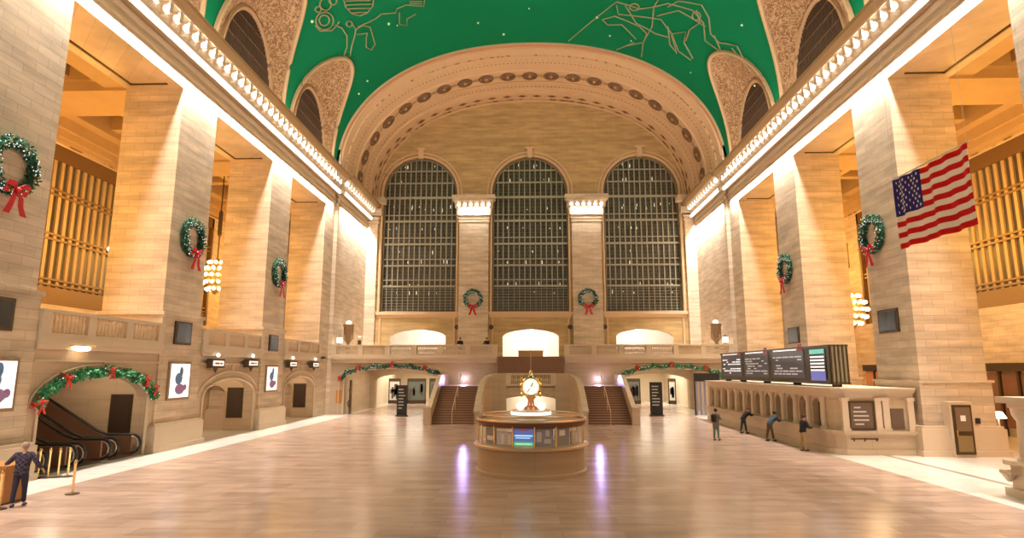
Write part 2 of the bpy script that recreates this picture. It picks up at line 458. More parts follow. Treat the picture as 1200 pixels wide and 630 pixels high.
def vprof(x, off=0.0):
    a, b, n, z0 = 18.4 - off, 13.0 - off, 2.2, 22.3
    return z0 + b * (1 - min(1, abs(x) / a) ** n) ** (1 / n)

def vpt(t, off=0.0):
    """point (x, z) on the vault profile; t 0..1 from the left springing to the right"""
    a, b, n = 18.4 - off, 13.0 - off, 2.2
    th = math.pi * (1 - t)
    c, s_ = math.cos(th), math.sin(th)
    return (a * math.copysign(abs(c) ** (2 / n), c), 22.3 + b * abs(s_) ** (2 / n))

# ---- floor
m = MB().quad((-15.9, Y0, 0), (13.9, Y0, 0), (13.9, 80, 0), (-15.9, 80, 0))
struct('floor', m, FLOOR)
m = MB().quad((-30, Y0, 0.0), (-15.9, Y0, 0.0), (-15.9, 80, 0.0), (-30, 80, 0.0)).quad((13.9, Y0, 0), (16.25, Y0, 0), (16.25, 80, 0), (13.9, 80, 0)).quad((16.55, Y0, 0), (30, Y0, 0), (30, 80, 0), (16.55, 80, 0))
struct('floor', m, FLWHITE)
struct('floor', MB().quad((16.25, Y0, 0), (16.55, Y0, 0), (16.55, 80, 0), (16.25, 80, 0)), FLDARK)

# ---- side walls above the openings, end bays, and the run of wall behind the camera
for s, nm in ((-1, 'wall_left'), (1, 'wall_right')):
    m = MB()
    m.box(s * W, s * WO, Y0, YE, ZS, 22.05)
    m.box(s * W, s * WO, YE, YB, 0, 22.05)
    m.box(s * WE, s * WO, YB, YF + 1, 0 if s < 0 else 0, 24.6)
    m.box(s * W, s * WO, Y0, 7.0, 0, ZS)
    # outer gallery wall with tall window openings
    strip_wall(m, lambda u, z, d: (s * (WG + d), u, z), Y0, YF + 6, 0, 19.6, [(b - 4.1, b + 4.1, 7.7, 17.3, 0.02) for b in BAYS + [59.55]], 0.6)
    struct(nm, m, STONE)
    # gallery ceiling: soffit panels and deep coffers between beams
    m = MB()
    m.box(s * WO, s * (WO + 1.3), Y0, YF + 6, 18.75, 20.4)
    m.box(s * (WG - 1.2), s * WG, Y0, YF + 6, 18.9, 20.4)
    for y in PIERS + [53.9]:
        m.box(s * WO, s * WG, y - 1.6, y + 1.6, 18.6, 20.4)
        m.box(s * WO, s * WG, y - 1.9, y + 1.9, 19.1, 20.4)
    for b in BAYS + [59.55]:
        m.box(s * (WO + 1.2), s * (WG - 1.1), b - 0.35, b + 0.35, 19.3, 20.4)
        m.box(s * (WO + 3.1), s * (WO + 3.7), b - 4, b + 4, 19.3, 20.4)
    for k, (p, z0, z1) in enumerate([(0.5, 18.2, 18.9), (0.3, 17.75, 18.2), (0.15, 17.5, 17.75)]):
        m.box(s * (WG - p), s * WG, Y0, YF + 6, z0, z1)
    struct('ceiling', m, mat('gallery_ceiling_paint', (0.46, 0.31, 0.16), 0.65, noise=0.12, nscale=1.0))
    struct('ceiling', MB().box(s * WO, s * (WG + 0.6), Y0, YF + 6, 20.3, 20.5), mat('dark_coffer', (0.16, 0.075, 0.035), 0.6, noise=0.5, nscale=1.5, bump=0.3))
    # frieze panel relief under the gallery cornice
    struct('trim_1', MB().box(s * (WG - 0.06), s * WG, Y0, YF + 6, 15.9 + 1.5, 17.5), FRZD)

# soffit recess lines in the big openings: a moulded frame around a plain panel
for s in (-1, 1):
    m = MB()
    for b in BAYS:
        ya, yb = b - 3.9, b + 3.9
        xa, xb = W + 0.55, WO - 0.55
        for (x0, x1, y0, y1) in ((xb - 0.12, xb, ya + .5, yb - .5), (xa, xb, ya + .5, ya + .62), (xa, xb, yb - .62, yb - .5)):
            m.box(s * x0, s * x1, y0, y1, ZS - 0.05, ZS + 0.01)
    struct('trim_2', m, BRONZE)

# ---- piers
for s in (-1, 1):
    for i, y in enumerate(PIERS):
        if i == 0: continue
        m = MB()
        m.box(s * W, s * WO, y - 1.75, y + 1.75, 0, ZS)
        # lower casing and plinth
        m.box(s * (W - 0.12), s * (WO + 0.1), y - 1.87, y + 1.87, 0, 6.75 if s < 0 else 3.4)
        m.box(s * (W - 0.20), s * (WO + 0.18), y - 1.95, y + 1.95, 6.6 if s < 0 else 3.3, 6.78 if s < 0 else 3.42)
        o = struct('pillar', m, STONE)
        m = MB()
        m.box(s * (W - 0.42), s * (WO + 0.3), y - 2.17, y + 2.17, 0, 1.22)
        m.box(s * (W - 0.5), s * (WO + 0.38), y - 2.25, y + 2.25, 0, 0.25)
        m.box(s * (W - 0.34), s * (WO + 0.24), y - 2.09, y + 2.09, 1.22, 1.34)
        obj('plinth', m, SMOOTH, o)

# ---- cornice with its light cove, swept down each side wall
CPROF = [(0, 19.35), (0.10, 19.35), (0.16, 19.45), (0.10, 19.52), (0.10, 19.66), (0.2, 19.72), (0.2, 19.78), (0.05, 19.84), (0.05, 20.2), (0.45, 20.2), (0.52, 20.32), (0.52, 20.5),
         (0.40, 20.62), (0.5, 20.75), (0.5, 21.45), (1.05, 21.45), (1.12, 21.6), (1.3, 21.8), (1.3, 22.0), (0.5, 22.0), (0.5, 22.1), (0, 22.1)]
def side_cornice(s, xw, ya, yb, name='trim_3'):
    path = [lambda u, v, y=y: (s * (xw - u), y, v) for y in (ya, yb)]
    m = MB().sweep(CPROF, path)
    return struct(name, m, mat('cornice_plaster', (0.54, 0.41, 0.27), 0.6, noise=0.1, nscale=2))
for s in (-1, 1):
    side_cornice(s, W, Y0, YB + 0.02)
    side_cornice(s, WE, YB - 0.3, YF)
    # dentil blocks
    m = MB()
    y = 6.0
    while y < YB - 0.6:
        m.box(s * (W - 0.5), s * (W - 0.98), y - 0.14, y + 0.14, 20.95, 21.45)
        m.box(s * (W - 0.5), s * (W - 0.75), y - 0.11, y + 0.11, 20.75, 20.95)
        y += 0.85
    y = YB + 0.3
    while y < YF - 0.3:
        m.box(s * (WE - 0.5), s * (WE - 0.98), y - 0.14, y + 0.14, 20.95, 21.45)
        y += 0.85
    struct('trim_4', m, PLASTER)
    m = MB()
    for xw, ya, yb in ((W, Y0, YB), (WE, YB - .32, YF)):
        m.sweep([(1.0, 21.47), (1.17, 21.6), (1.36, 21.8), (1.36, 22.03), (0.9, 22.03)], [lambda u, v, y=y, xw=xw: (s * (xw - u), y, v) for y in (ya, yb)])
    struct('trim_10', m, mat('brown_corona', (0.40, 0.26, 0.13), 0.6))
    # continuous lit strip in the cove
    side = 'left' if s < 0 else 'right'
    st = obj('light_strip', MB().box(s * (W - 0.44), s * (W - 0.58), Y0, YB - 0.3, 20.17, 20.48), COVE)
    tag(st, 'long glowing cove strip running along the %s cornice' % side, 'light strip')
    st = obj('light_strip', MB().box(s * (WE - 0.44), s * (WE - 0.58), YB + 0.2, YF - 0.6, 20.17, 20.48), COVE)
    tag(st, 'short glowing cove strip at the far end of the %s cornice, beside the big arch' % side, 'light strip')

# cornice bulbs, one between every two dentils
bm_ = MB().sphere((0, 0, 0), 0.2, 8, 6, (0.9, 1, 1.15))
for s in (-1, 1):
    side = 'left' if s < 0 else 'right'
    src = None
    y = 11.5 + 0.425
    while y < YF - 0.5:
        xw = W if y < YB - 0.3 else WE
        if src is None:
            src = obj('cornice_bulb', MB().join(bm_), mat('cornice_bulb_glow', (1, 1, 1), 0.5, emis=(1, 0.93, 0.84), estr=3.2), smooth=True, local=True)
            tag(src, 'round glowing bulb set between the dentils of the %s cornice' % side, 'bulb', 'bulbs along the %s cornice' % side)
            o = src
        else:
            o = src.copy(); COL.objects.link(o)
        o.location = (s * (xw - 0.78), y, 21.12)
        y += 0.85

# ---- green vault with lunettes cut into its flanks
LY = [3.05, 14.35, 25.65, 36.95, 48.25]
LHW, LTOP = 4.95, 7.75        # half width and height of a lunette's edge on the vault
def lun_w(z):
    t = (z - 22.3) / LTOP
    return LHW * math.sqrt(max(0, 1 - t * t)) if t < 1 else 0.0
N = 160
ts = [0.5 - 0.5 * math.cos(math.pi * i / N) for i in range(N + 1)]
# refine t so that rows are dense near the lunette crowns
ts = sorted(set(ts + [0.10 + 0.0016 * i for i in range(60)] + [0.90 - 0.0016 * i for i in range(60)]))
m = MB()
for ta, tb in zip(ts[:-1], ts[1:]):
    xa, za = vpt(ta); xb, zb = vpt(tb)
    wa, wb = lun_w(za), lun_w(zb)
    if wa <= 0 and wb <= 0:
        m.quad((xa, Y0, za), (xa, YB, za), (xb, YB, zb), (xb, Y0, zb))
    else:
        ys = [Y0] + LY + [YB]
        for i in range(len(ys) - 1):
            l, r = ys[i], ys[i + 1]
            la, lb = (l + wa, l + wb) if i > 0 else (l, l)
            ra, rb = (r - wa, r - wb) if i < len(ys) - 2 else (r, r)
            m.quad((xa, la, za), (xa, max(la, ra), za), (xb, max(lb, rb), zb), (xb, lb, zb))
ceil = struct('ceiling', m, GREEN, smooth=True)
def inner(x, z, d):
    """step from the vault surface towards the hall axis"""
    v = Vector((-x, 0, (24.0 - z))); v.normalize(); return (x + v.x * d, z + v.z * d)
# lunette shells, edge mouldings and windows
def vx(z, off=0.0):
    b = 13.0; n = 2.2
    return 18.4 * (1 - min(1, (z - 22.3) / b) ** n) ** (1 / n)
for s in (-1, 1):
    for k, yc in enumerate(LY):
        if k == 0: continue
        side = 'left' if s < 0 else 'right'
        edge = []; win = []
        NN = 40
        for i in range(NN + 1):
            a = math.pi * i / NN
            z = 22.3 + LTOP * math.sin(a)
            edge.append(Vector((s * vx(z), yc - LHW * math.cos(a), z)))
            zz = 21.9 + 5.7 * math.sin(a)
            win.append(Vector((s * 18.75, yc - 3.7 * math.cos(a), zz)))
        m = MB()
        rows = 7
        for i in range(NN):
            for j in range(rows):
                def pt(i_, j_):
                    f = j_ / rows
                    p = edge[i_].lerp(win[i_], f)
                    p.z += 0.5 * math.sin(math.pi * f) * (edge[i_].z - 22.3) / LTOP
                    return p
                m.quad(pt(i, j), pt(i + 1, j), pt(i + 1, j + 1), pt(i, j + 1))
        sh = struct('ceiling', m, ORN, smooth=True)
        e2 = [Vector((p.x - s * 0.05, p.y, p.z - 0.03)) for p in edge]
        obj('edge_moulding', MB().tube(e2, 0.17, 6), mat('tan_moulding', (0.50, 0.35, 0.20), 0.6), sh)
        w2 = [p + Vector((-s * 0.06, 0, 0)) for p in win]
        obj('window_moulding', MB().tube(w2, 0.2, 6), mat('brown_moulding', (0.42, 0.26, 0.14), 0.6), sh)
        # grilled semicircular window
        fm = MB()
        vs = [(s * 18.75, p.y, p.z) for p in win]
        fm.add(vs, [tuple(range(len(vs)))])
        wn = struct('window_%d' % (1 if s < 0 else 2), fm, mat('dark_lunette_glass', (0.025, 0.014, 0.01), 0.7, spec=0.1))
        g = MB()
        for q in range(-17, 18):
            yy = yc + q * 0.21
            zt = 21.9 + 5.7 * math.sqrt(max(0, 1 - ((q * 0.21) / 3.7) ** 2))
            g.box(s * 18.66, s * 18.72, yy - 0.035, yy + 0.035, 21.9, zt)
        for q in range(1, 6):
            zz = 21.9 + q * 0.95
            hw = 3.7 * math.sqrt(max(0, 1 - ((zz - 21.9) / 5.7) ** 2))
            g.box(s * 18.64, s * 18.72, yc - hw, yc + hw, zz - 0.03, zz + 0.03)
        obj('grille', g, mat('brown_iron', (0.12, 0.075, 0.05), 0.6, spec=0.2), wn)
    # wall behind the vault's foot
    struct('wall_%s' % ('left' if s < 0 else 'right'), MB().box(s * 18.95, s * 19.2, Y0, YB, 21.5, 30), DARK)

# ---- painted constellations and stars on the vault
def lift(x, y, d=0.05):
    z = vprof(x)
    p = inner(x, z, d)
    return Vector((p[0], y, p[1]))
def figure(lines, r=0.055):
    m = MB()
    for l in lines:
        pts = []
        for (xa, ya), (xb, yb) in zip(l[:-1], l[1:]):
            n = max(1, int(math.hypot(xb - xa, yb - ya) / 0.8))
            for i in range(n): pts.append(lift(xa + (xb - xa) * i / n, ya + (yb - ya) * i / n))
        pts.append(lift(*l[-1]))
        m.tube(pts, r, 4)
    return m
tag(obj('constellation_figure', figure(FIG_A), GILT), 'faint gilt drawing of a winged figure on the left of the green ceiling', 'constellation painting')
tag(obj('constellation_figure', figure(FIG_B, 0.06), GILT), 'faint gilt drawing of a long-limbed creature on the right of the green ceiling', 'constellation painting')
for k, (x, y) in enumerate(STARS[::2]):
    st = MB().sphere(lift(x, y, 0.05), 0.07 + 0.05 * ((k * 7) % 3) / 2, 6, 4)
    obj('star', st, STAR, ceil)

# ---- deep moulded arch closing the vault
segs = [  # (Y, inward offset, material index)
    (54.60, 0.00), (54.60, 0.22), (54.95, 0.24), (54.95, 0.42), (55.6, 0.44), (55.6, 0.34), (56.15, 0.40), (56.15, 0.55), (57.5, 0.66), (57.5, 0.56), (58.7, 0.66),
    (58.75, 0.78), (58.95, 0.80), (58.95, 0.66), (61.0, 0.74), (61.0, 0.90), (61.3, 0.92), (61.3, 0.80), (62.6, 0.9), (62.6, 1.05), (63.0, 1.08), (63.0, 0.98), (64.6, 1.1), (64.6, 1.3), (65.0, 1.32)]
smat = [0, 0, 0, 0, 1, 0, 2, 0, 2, 0, 0, 0, 0, 0, 3, 0, 0, 0, 0, 0, 0, 0, 4, 0]
TARCH = mat('tan_arch_plaster', (0.68, 0.47, 0.29), 0.6, noise=0.06, nscale=1.0)
TARCH2 = mat('tan_arch_band', (0.60, 0.40, 0.22), 0.6, noise=0.08, nscale=1.0)
RIM = mat('pink_brown_rim', (0.55, 0.27, 0.15), 0.6)
ta = [0.5 - 0.5 * math.cos(math.pi * i / 96) for i in range(97)]
m = MB()
for i in range(96):
    for j in range(len(segs) - 1):
        (y0, o0), (y1, o1) = segs[j], segs[j + 1]
        a = vpt(ta[i], o0); b = vpt(ta[i + 1], o0); c = vpt(ta[i + 1], o1); d = vpt(ta[i], o1)
        m.mi = {0: 0, 1: 0, 2: 2, 3: 1, 4: 3}[smat[j]]
        if j == 1: m.mi = 4
        m.quad((a[0], y0, a[1]), (b[0], y0, b[1]), (c[0], y1, c[1]), (d[0], y1, d[1]))
m.mi = 0
arch = struct('trim_5', m, [TARCH, TARCH2, FRZ, FRZD, RIM], smooth=True)
# medallions strung round the soffit of the arch
def arclen_ts(n, off):
    pts = [vpt(i / 2000, off) for i in range(2001)]
    L = [0]
    for p, q in zip(pts[:-1], pts[1:]): L.append(L[-1] + math.hypot(q[0] - p[0], q[1] - p[1]))
    out = []
    j = 0
    for k in range(n):
        t = L[-1] * (k + 0.5) / n
        while L[j] < t: j += 1
        out.append(j / 2000)
    return out
mm = MB(); mc = MB()
for t in arclen_ts(21, 0.7):
    x, z = vpt(t, 0.7); x2, z2 = vpt(min(1, t + 0.002), 0.7)
    tx, tz = x2 - x, z2 - z; l = math.hypot(tx, tz); tx /= l; tz /= l
    T = Vector((tx, 0, tz)); NRM = Vector((tz, 0, -tx)); Yv = Vector((0, 1, 0.0))
    c = Vector((x, 59.95, z)) + NRM * 0.06
    if (NRM.x * -x) < 0 and abs(x) > 1: NRM = -NRM; c = Vector((x, 59.95, z)) + NRM * 0.06
    for rad, tr in ((0.70, 0.10), (0.46, 0.09), (0.24, 0.07)):
        mm.tube([c + T * math.cos(2 * math.pi * q / 18) * rad * 1.05 + Yv * math.sin(2 * math.pi * q / 18) * rad for q in range(18)], tr, 5, closed=True)
    mc.sphere(c, 0.2, 8, 5)
    for sg in (-1, 1):
        mc.tube([c + T * sg * .9, c + T * sg * 1.05 + Yv * 0.2, c + T * sg * 1.2], 0.06, 4)
        mc.tube([c + T * sg * .9, c + T * sg * 1.05 - Yv * 0.2, c + T * sg * 1.2], 0.06, 4)
obj('medallion_ring', mm, mat('medallion_brown', (0.22, 0.12, 0.06), 0.6), arch)
obj('medallion_boss', mc, mat('medallion_boss_tan', (0.50, 0.33, 0.18), 0.6), arch)

for row, (yy, n, o_, su, sv) in enumerate([(56.35, 90, .5, .2, .17), (56.9, 90, .56, .2, .14), (57.35, 120, .62, .13, .10), (58.95, 110, .72, .09, .07), (62.0, 110, .92, .1, .09), (64.0, 28, 1.08, .55, .32)]):
    lf = MB()
    for k, t in enumerate(arclen_ts(n, o_)):
        x, z = vpt(t, o_); x2, z2 = vpt(min(1, t + 0.002), o_)
        T = Vector((x2 - x, 0, z2 - z)).normalized(); NR = Vector((T.z, 0, -T.x))
        c = Vector((x, yy, z)) + NR * 0.02
        vs = [c + T * su + NR * .0, c + Vector((0, sv, 0)) , c - T * su, c - Vector((0, sv, 0)), c + NR * .05]
        if row < 3: vs = [p + Vector((0, (T.x * 0) + (.5 if i == 0 else -.5 if i == 2 else 0) * sv * (1 if k % 2 else -1), 0)) for i, p in enumerate(vs)]
        lf.add(vs, [(0, 1, 4), (1, 2, 4), (2, 3, 4), (3, 0, 4)])
    obj('leaf_row', lf, mat('leaf_row_brown', (0.21, 0.115, 0.05), 0.7), arch)
# ---- far wall: three tall arched windows over three low arches
WINX = [(-16.35, -8.1), (-4.17, 4.17), (8.1, 16.35)]
LOWX = [(-15.1, -9.1), (-3.0, 3.0), (9.1, 15.1)]
m = MB()
ops = [(a, b, 10.05, 23.35, 4.12) for a, b in WINX] + [(a, b, ZB, 7.35, 0.8) for a, b in LOWX]
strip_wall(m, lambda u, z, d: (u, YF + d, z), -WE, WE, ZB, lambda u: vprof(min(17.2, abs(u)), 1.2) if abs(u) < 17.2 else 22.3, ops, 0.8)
struct('wall_far', m, block_mat('far_wall_stone_warm_lit', (0.55, 0.385, 0.185), (0.49, 0.34, 0.155), (0.38, 0.25, 0.11), 1.4, 0.45, var=0.25))  # warm light on this wall is put into the yellower stone colour
# window frames, panes and catwalk lamps
PANE = bpy.data.materials.new('dark_glass_block')
PANE.use_nodes = True
nt = PANE.node_tree; b = nt.nodes['Principled BSDF']
b.inputs['Roughness'].default_value = 0.3
g = nt.nodes.new('ShaderNodeNewGeometry'); sp = nt.nodes.new('ShaderNodeSeparateXYZ'); cb = nt.nodes.new('ShaderNodeCombineXYZ')
nt.links.new(g.outputs['Position'], sp.inputs[0]); nt.links.new(sp.outputs['X'], cb.inputs['X']); nt.links.new(sp.outputs['Z'], cb.inputs['Y'])
br = nt.nodes.new('ShaderNodeTexBrick'); br.offset = 0
br.inputs['Scale'].default_value = 1.0; br.inputs['Brick Width'].default_value = 0.2; br.inputs['Row Height'].default_value = 0.42; br.inputs['Mortar Size'].default_value = 0.022
br.inputs['Color1'].default_value = (0.035, 0.032, 0.02, 1); br.inputs['Color2'].default_value = (0.085, 0.078, 0.05, 1); br.inputs['Mortar'].default_value = (0.17, 0.16, 0.12, 1)
nt.links.new(cb.outputs[0], br.inputs['Vector']); nt.links.new(br.outputs['Color'], b.inputs['Base Color'])
MULL = mat('grey_window_metal', (0.40, 0.37, 0.28), 0.45, metal=0.3)
MULLD = mat('brown_window_metal', (0.20, 0.16, 0.10), 0.5, metal=0.3)
for wi, (a, b_) in enumerate(WINX):
    c = (a + b_) / 2; h = (b_ - a) / 2
    wn = struct('window_%d' % (3 + wi), MB().add([(u, YF + 0.7, z) for u, z in arch_path(a, b_, 10.05, 23.35, 4.12)], [tuple(range(31))]), PANE)
    fr = MB().tube([(u, YF + 0.4, z) for u, z in arch_path(a + 0.1, b_ - 0.1, 10.15, 23.35, 4.0)] , 0.13, 6, closed=True)
    obj('window_frame', fr, MULLD, wn)
    v = MB(); vd = MB()
    nb = 14
    for q in range(1, nb):
        u = a + (b_ - a) * q / nb
        zt = arch_z(u, a, b_, 23.35, 4.12)
        v.box(u - 0.055, u + 0.055, YF + 0.38, YF + 0.5, 12.9, zt)
        v.box(u - 0.03, u + 0.03, YF + 0.4, YF + 0.5, 10.05, 12.9)
    obj('mullion', v, MULL, wn)
    hb = MB()
    for z, t in ((12.9, .1), (13.6, .05), (15.2, .09), (15.9, .05), (17.6, .11), (18.3, .05), (20.2, .11), (20.9, .05), (22.9, .13), (24.6, .07), (26.0, .07)):
        hw = h if z < 23.35 else h * math.sqrt(max(0, 1 - ((z - 23.35) / 4.12) ** 2))
        hb.box(c - hw, c + hw, YF + 0.36, YF + 0.5, z - t, z + t)
    for q in range(8): hb.box(a, b_, YF + 0.4, YF + 0.5, 10.4 + q * 0.32 - 0.015, 10.4 + q * 0.32 + 0.015)
    obj('transom', hb, MULL, wn)
    lm = MB(); rnd = random.Random(wi + 3)
    for z in (12.2, 13.1, 15.6, 16.8, 19.4, 21.6, 22.0, 24.9, 26.6):
        hw = (h if z < 23.35 else h * math.sqrt(1 - ((z - 23.35) / 4.12) ** 2)) - 0.5
        for q in range(-3, 4):
            x = c + q * 1.15 + rnd.uniform(-0.5, 0.5)
            if rnd.random() < 0.45: continue
            if abs(x - c) < hw: lm.sphere((x, YF + 0.62, z + rnd.uniform(-.1, .1)), 0.05, 6, 4, (1, 0.5, rnd.choice((1, 3, 5))))
    obj('catwalk_lamps', lm, mat('catwalk_glint', (1, 1, 1), 0.5, emis=(1, 0.92, 0.65), estr=0.8), wn)
    # archivolt, keystone and sill
    m = MB()
    def apath(o): return [(u, z) for u, z in arch_path(a - o, b_ + o, 10.05, 23.35, 4.12 + o)]
    m.tube([(u, YF - 0.02, z) for u, z in apath(0.12)], 0.13, 6)
    m.tube([(u, YF - 0.02, z) for u, z in apath(0.52)], 0.09, 6)
    m.box(a - 0.4, b_ + 0.4, YF - 0.25, YF + 0.02, 9.75, 10.05)
    m.box(a - 0.25, b_ + 0.25, YF - 0.12, YF + 0.02, 9.45, 9.75)
    m.box(c - 0.28, c + 0.28, YF - 0.35, YF + 0.05, 27.3, 28.3)
    m.box(c - 0.5, c + 0.5, YF - 0.4, YF + 0.05, 28.3, 28.5)
    struct('trim_6', m, TARCH)
# pilasters between the windows, with dentilled lit capitals
for wi, (xa, xb) in enumerate([(-7.75, -4.55), (4.55, 7.75)]):
    m = MB().box(xa, xb, YF - 0.35, YF + 0.1, ZB, 20.6)
    m.box(xa - 0.15, xb + 0.15, YF - 0.5, YF + 0.1, ZB, 6.2)
    m.box(xa - 0.1, xb + 0.1, YF - 0.45, YF, 19.9, 20.05).box(xa - 0.12, xb + 0.12, YF - 0.48, YF, 20.25, 20.45)
    m.box(xa - 0.25, xb + 0.25, YF - 0.65, YF, 20.6, 21.3)
    m.box(xa - 0.75, xb + 0.75, YF - 1.3, YF, 22.3, 22.75).box(xa - 0.6, xb + 0.6, YF - 1.1, YF, 22.1, 22.3)
    o = struct('pillar', m, STONE)
    d = MB(); 
    for q in range(7):
        x = xa - 0.35 + (xb - xa + 0.7) * q / 6
        d.box(x - 0.12, x + 0.12, YF - 1.0, YF - 0.1, 21.5, 22.1)
    obj('dentil', d, PLASTER, o)
    side = 'left' if wi == 0 else 'right'
    for q in range(6):
        x = xa - 0.35 + (xb - xa + 0.7) * (q + 0.5) / 6
        bu = src.copy(); COL.objects.link(bu)
        bu.location = (x, YF - 0.75, 21.75)
        bu['label'] = 'glowing bulb under the capital of the %s pilaster between the far windows' % side
        bu['group'] = 'bulbs under the %s pilaster capital' % side
    ls = obj('light_strip', MB().box(xa - 0.1, xb + 0.1, YF - 0.62, YF - 0.55, 21.32, 21.46), COVE)
    tag(ls, 'short glowing strip under the capital of the %s pilaster between the far windows' % side, 'light strip')
    area('pilaster_light', ((xa + xb) / 2, YF - 1.1, 21.3), (0, 0.45, -1), 3.0, 0.15, 120, WHITE, xaxis=(1, 0, 0))
# corner pilaster strips beside the outer windows
for s in (-1, 1):
    m = MB().box(s * WE, s * (WE - 1.15), YF - 0.3, YF + 0.05, ZB, 20.6)
    m.box(s * WE, s * (WE - 1.3), YF - 0.45, YF, 19.9, 20.05).box(s * WE, s * (WE - 1.3), YF - 0.5, YF, 20.3, 20.5)
    m.box(s * WE, s * (WE - 1.6), YF - 0.7, YF, 20.7, 21.4).box(s * WE, s * (WE - 2.0), YF - 1.2, YF, 22.0, 22.6)
    struct('pillar', m, STONE)
# bronze frame panels below the outer windows
m = MB()
for a, b_ in WINX:
    for x in (a + 0.1, b_ - 0.1): m.box(x - 0.1, x + 0.1, YF - 0.12, YF + 0.02, ZB, 9.45)
struct('trim_7', m, TARCH2)

# ---- lobbies seen through the arches
LOB = mat('white_lobby_plaster', (0.82, 0.78, 0.70), 0.6)
CRM = mat('cream_lobby_wall', (0.72, 0.60, 0.42), 0.6, noise=0.05)
m = MB().box(-WE, WE, 73, 73.3, ZB, 11).box(-WE - .2, -WE, YF + .8, 73, ZB, 11).box(WE, WE + .2, YF + .8, 73, ZB, 11)
m.box(-WE, WE, YF + 0.8, 73.3, 9.6, 9.9)
m.box(-6.6, -5.6, YF + .8, 73, ZB, 9.6).box(5.6, 6.6, YF + .8, 73, ZB, 9.6)
struct('wall_far', m, LOB)
struct('floor', MB().box(-WE, WE, YF, 73.3, ZB - 0.3, ZB), LOWST)
# lower passages under the balcony
for s in (-1, 1):
    nm = 'wall_left' if s < 0 else 'wall_right'
    m = MB()
    m.box(s * 16.95, s * 16.7, YB + 0.5, 66, 0, 4.9)
    m.box(s * 8.05, s * 7.8, YB + 0.5, 79.7, 0, 4.9)
    strip_wall(m, lambda u, z, d: (u, 64 + d, z), min(s * 8.0, s * 16.8), max(s * 8.0, s * 16.8), 0, 4.9, [(min(s * 9.3, s * 16.3), max(s * 9.3, s * 16.3), 0, 2.75, 0.75)], 0.8)
    struct(nm, m, LOWST)
    m = MB().box(s * 17.2, s * 17.0, 66, 79.7, 0, 4.9).box(s * 17.2, s * 7.8, 79.5, 79.8, 0, 4.9)
    m.box(s * 17.2, s * 7.8, 65, 79.8, 4.0, 4.3)
    struct(nm, m, CRM)
    struct('ceiling', MB().box(s * 17.2, s * 7.8, YB + 0.3, 65, 4.55, 4.7), CRM)

# ================================================================ FAR BALCONY AND STAIRS
m = MB()
AL, AR = (-16.7, -8.05), (8.05, 16.7)
strip_wall(m, lambda u, z, d: (u, YB + d, z), -WE, WE, 0, ZB, [(AL[0], AL[1], 0, 3.1, 0.95), (AR[0], AR[1], 0, 3.1, 0.95)], 0.6)
struct('wall_far', m, LOWST)
struct('floor', MB().box(-WE, -3.0, YB, YF + .1, ZB - 0.25, ZB).box(3.0, WE, YB, YF + .1, ZB - 0.25, ZB).box(-3.0, 3.0, YB + 0.5, YF + .1, ZB - 0.25, ZB), LOWST)
m = MB()
for xa, xb in ((-WE, -3.0), (3.0, WE)):
    m.box(xa, xb, YB - 0.28, YB, 4.72, 4.86).box(xa, xb, YB - 0.2, YB, 4.5, 4.72).box(xa, xb, YB - 0.36, YB, 4.86, 5.06)
for a, b_ in (AL, AR):
    m.tube([(u, YB - 0.02, z) for u, z in arch_path(a, b_, 0, 3.1, 0.95)], 0.09, 5)
    m.tube([(u, YB - 0.02, z) for u, z in arch_path(a - .45, b_ + .45, 0, 3.1, 1.35)], 0.06, 5)
struct('trim_8', m, SMOOTH)

BAL = MB().lathe(0, 0, [(0.075, 0), (0.075, 0.08), (0.045, 0.1), (0.085, 0.28), (0.075, 0.38), (0.035, 0.55), (0.06, 0.62), (0.075, 0.66), (0.075, 0.72)], 8)
def balustrade(name, label, pts_fn, L, group, nseg, per, solid=(), z0=ZB + 0.02, th=0.3, base=None):
    """pts_fn(t, off) -> (x, y); t metres along; posts between nseg panels with `per` balusters each; solid = panels left closed"""
    b0 = pts_fn(L / 2, 0)
    t = thing(name, label, 'balustrade', (b0[0], b0[1], z0), group)
    def bar(a, b_, h0, h1, w_):
        (xa, ya), (xb, yb) = pts_fn(a, 0), pts_fn(b_, 0)
        if abs(xa - xb) > abs(ya - yb): return (xa, xb, ya - w_, ya + w_, z0 + h0, z0 + h1)
        return (xa - w_, xa + w_, ya, yb, z0 + h0, z0 + h1)
    obj('rail', MB().box(*bar(0, L, 0.92, 1.05, th / 2 + 0.03)), SMOOTH, t)
    obj('base_course', MB().box(*bar(0, L, 0, 0.18, th / 2)), SMOOTH, t)
    pw = 0.45
    seg = (L - pw) / nseg
    bal = None
    for i in range(nseg + 1):
        obj('post', MB().box(*bar(i * seg, i * seg + pw, 0.18, 0.92, th / 2 + 0.01)), SMOOTH, t)
        if i == nseg: break
        if i in solid:
            obj('panel', MB().box(*bar(i * seg + pw, (i + 1) * seg, 0.18, 0.92, th / 2 - 0.07)), LOWST, t)
            continue
        for q in range(per):
            u = i * seg + pw + (seg - pw) * (q + 0.5) / per
            x, y = pts_fn(u, 0)
            if bal is None:
                bal = obj('baluster', MB().join(BAL), SMOOTH, t, smooth=True, local=True); o = bal
            else:
                o = bal.copy(); COL.objects.link(o); o.parent = t
            o.location = Vector((x, y, z0 + 0.19)) - Vector((b0[0], b0[1], z0))
    return t
balustrade('balustrade', 'stone balustrade along the far balcony, left of the central stair opening', lambda t, o: (-WE + t, YB + 0.1), WE - 3.0, 'far balcony balustrades', 6, 14, solid=(5, 1))
balustrade('balustrade', 'stone balustrade along the far balcony, right of the central stair opening', lambda t, o: (3.0 + t, YB + 0.1), WE - 3.0, 'far balcony balustrades', 6, 14, solid=(0, 4))

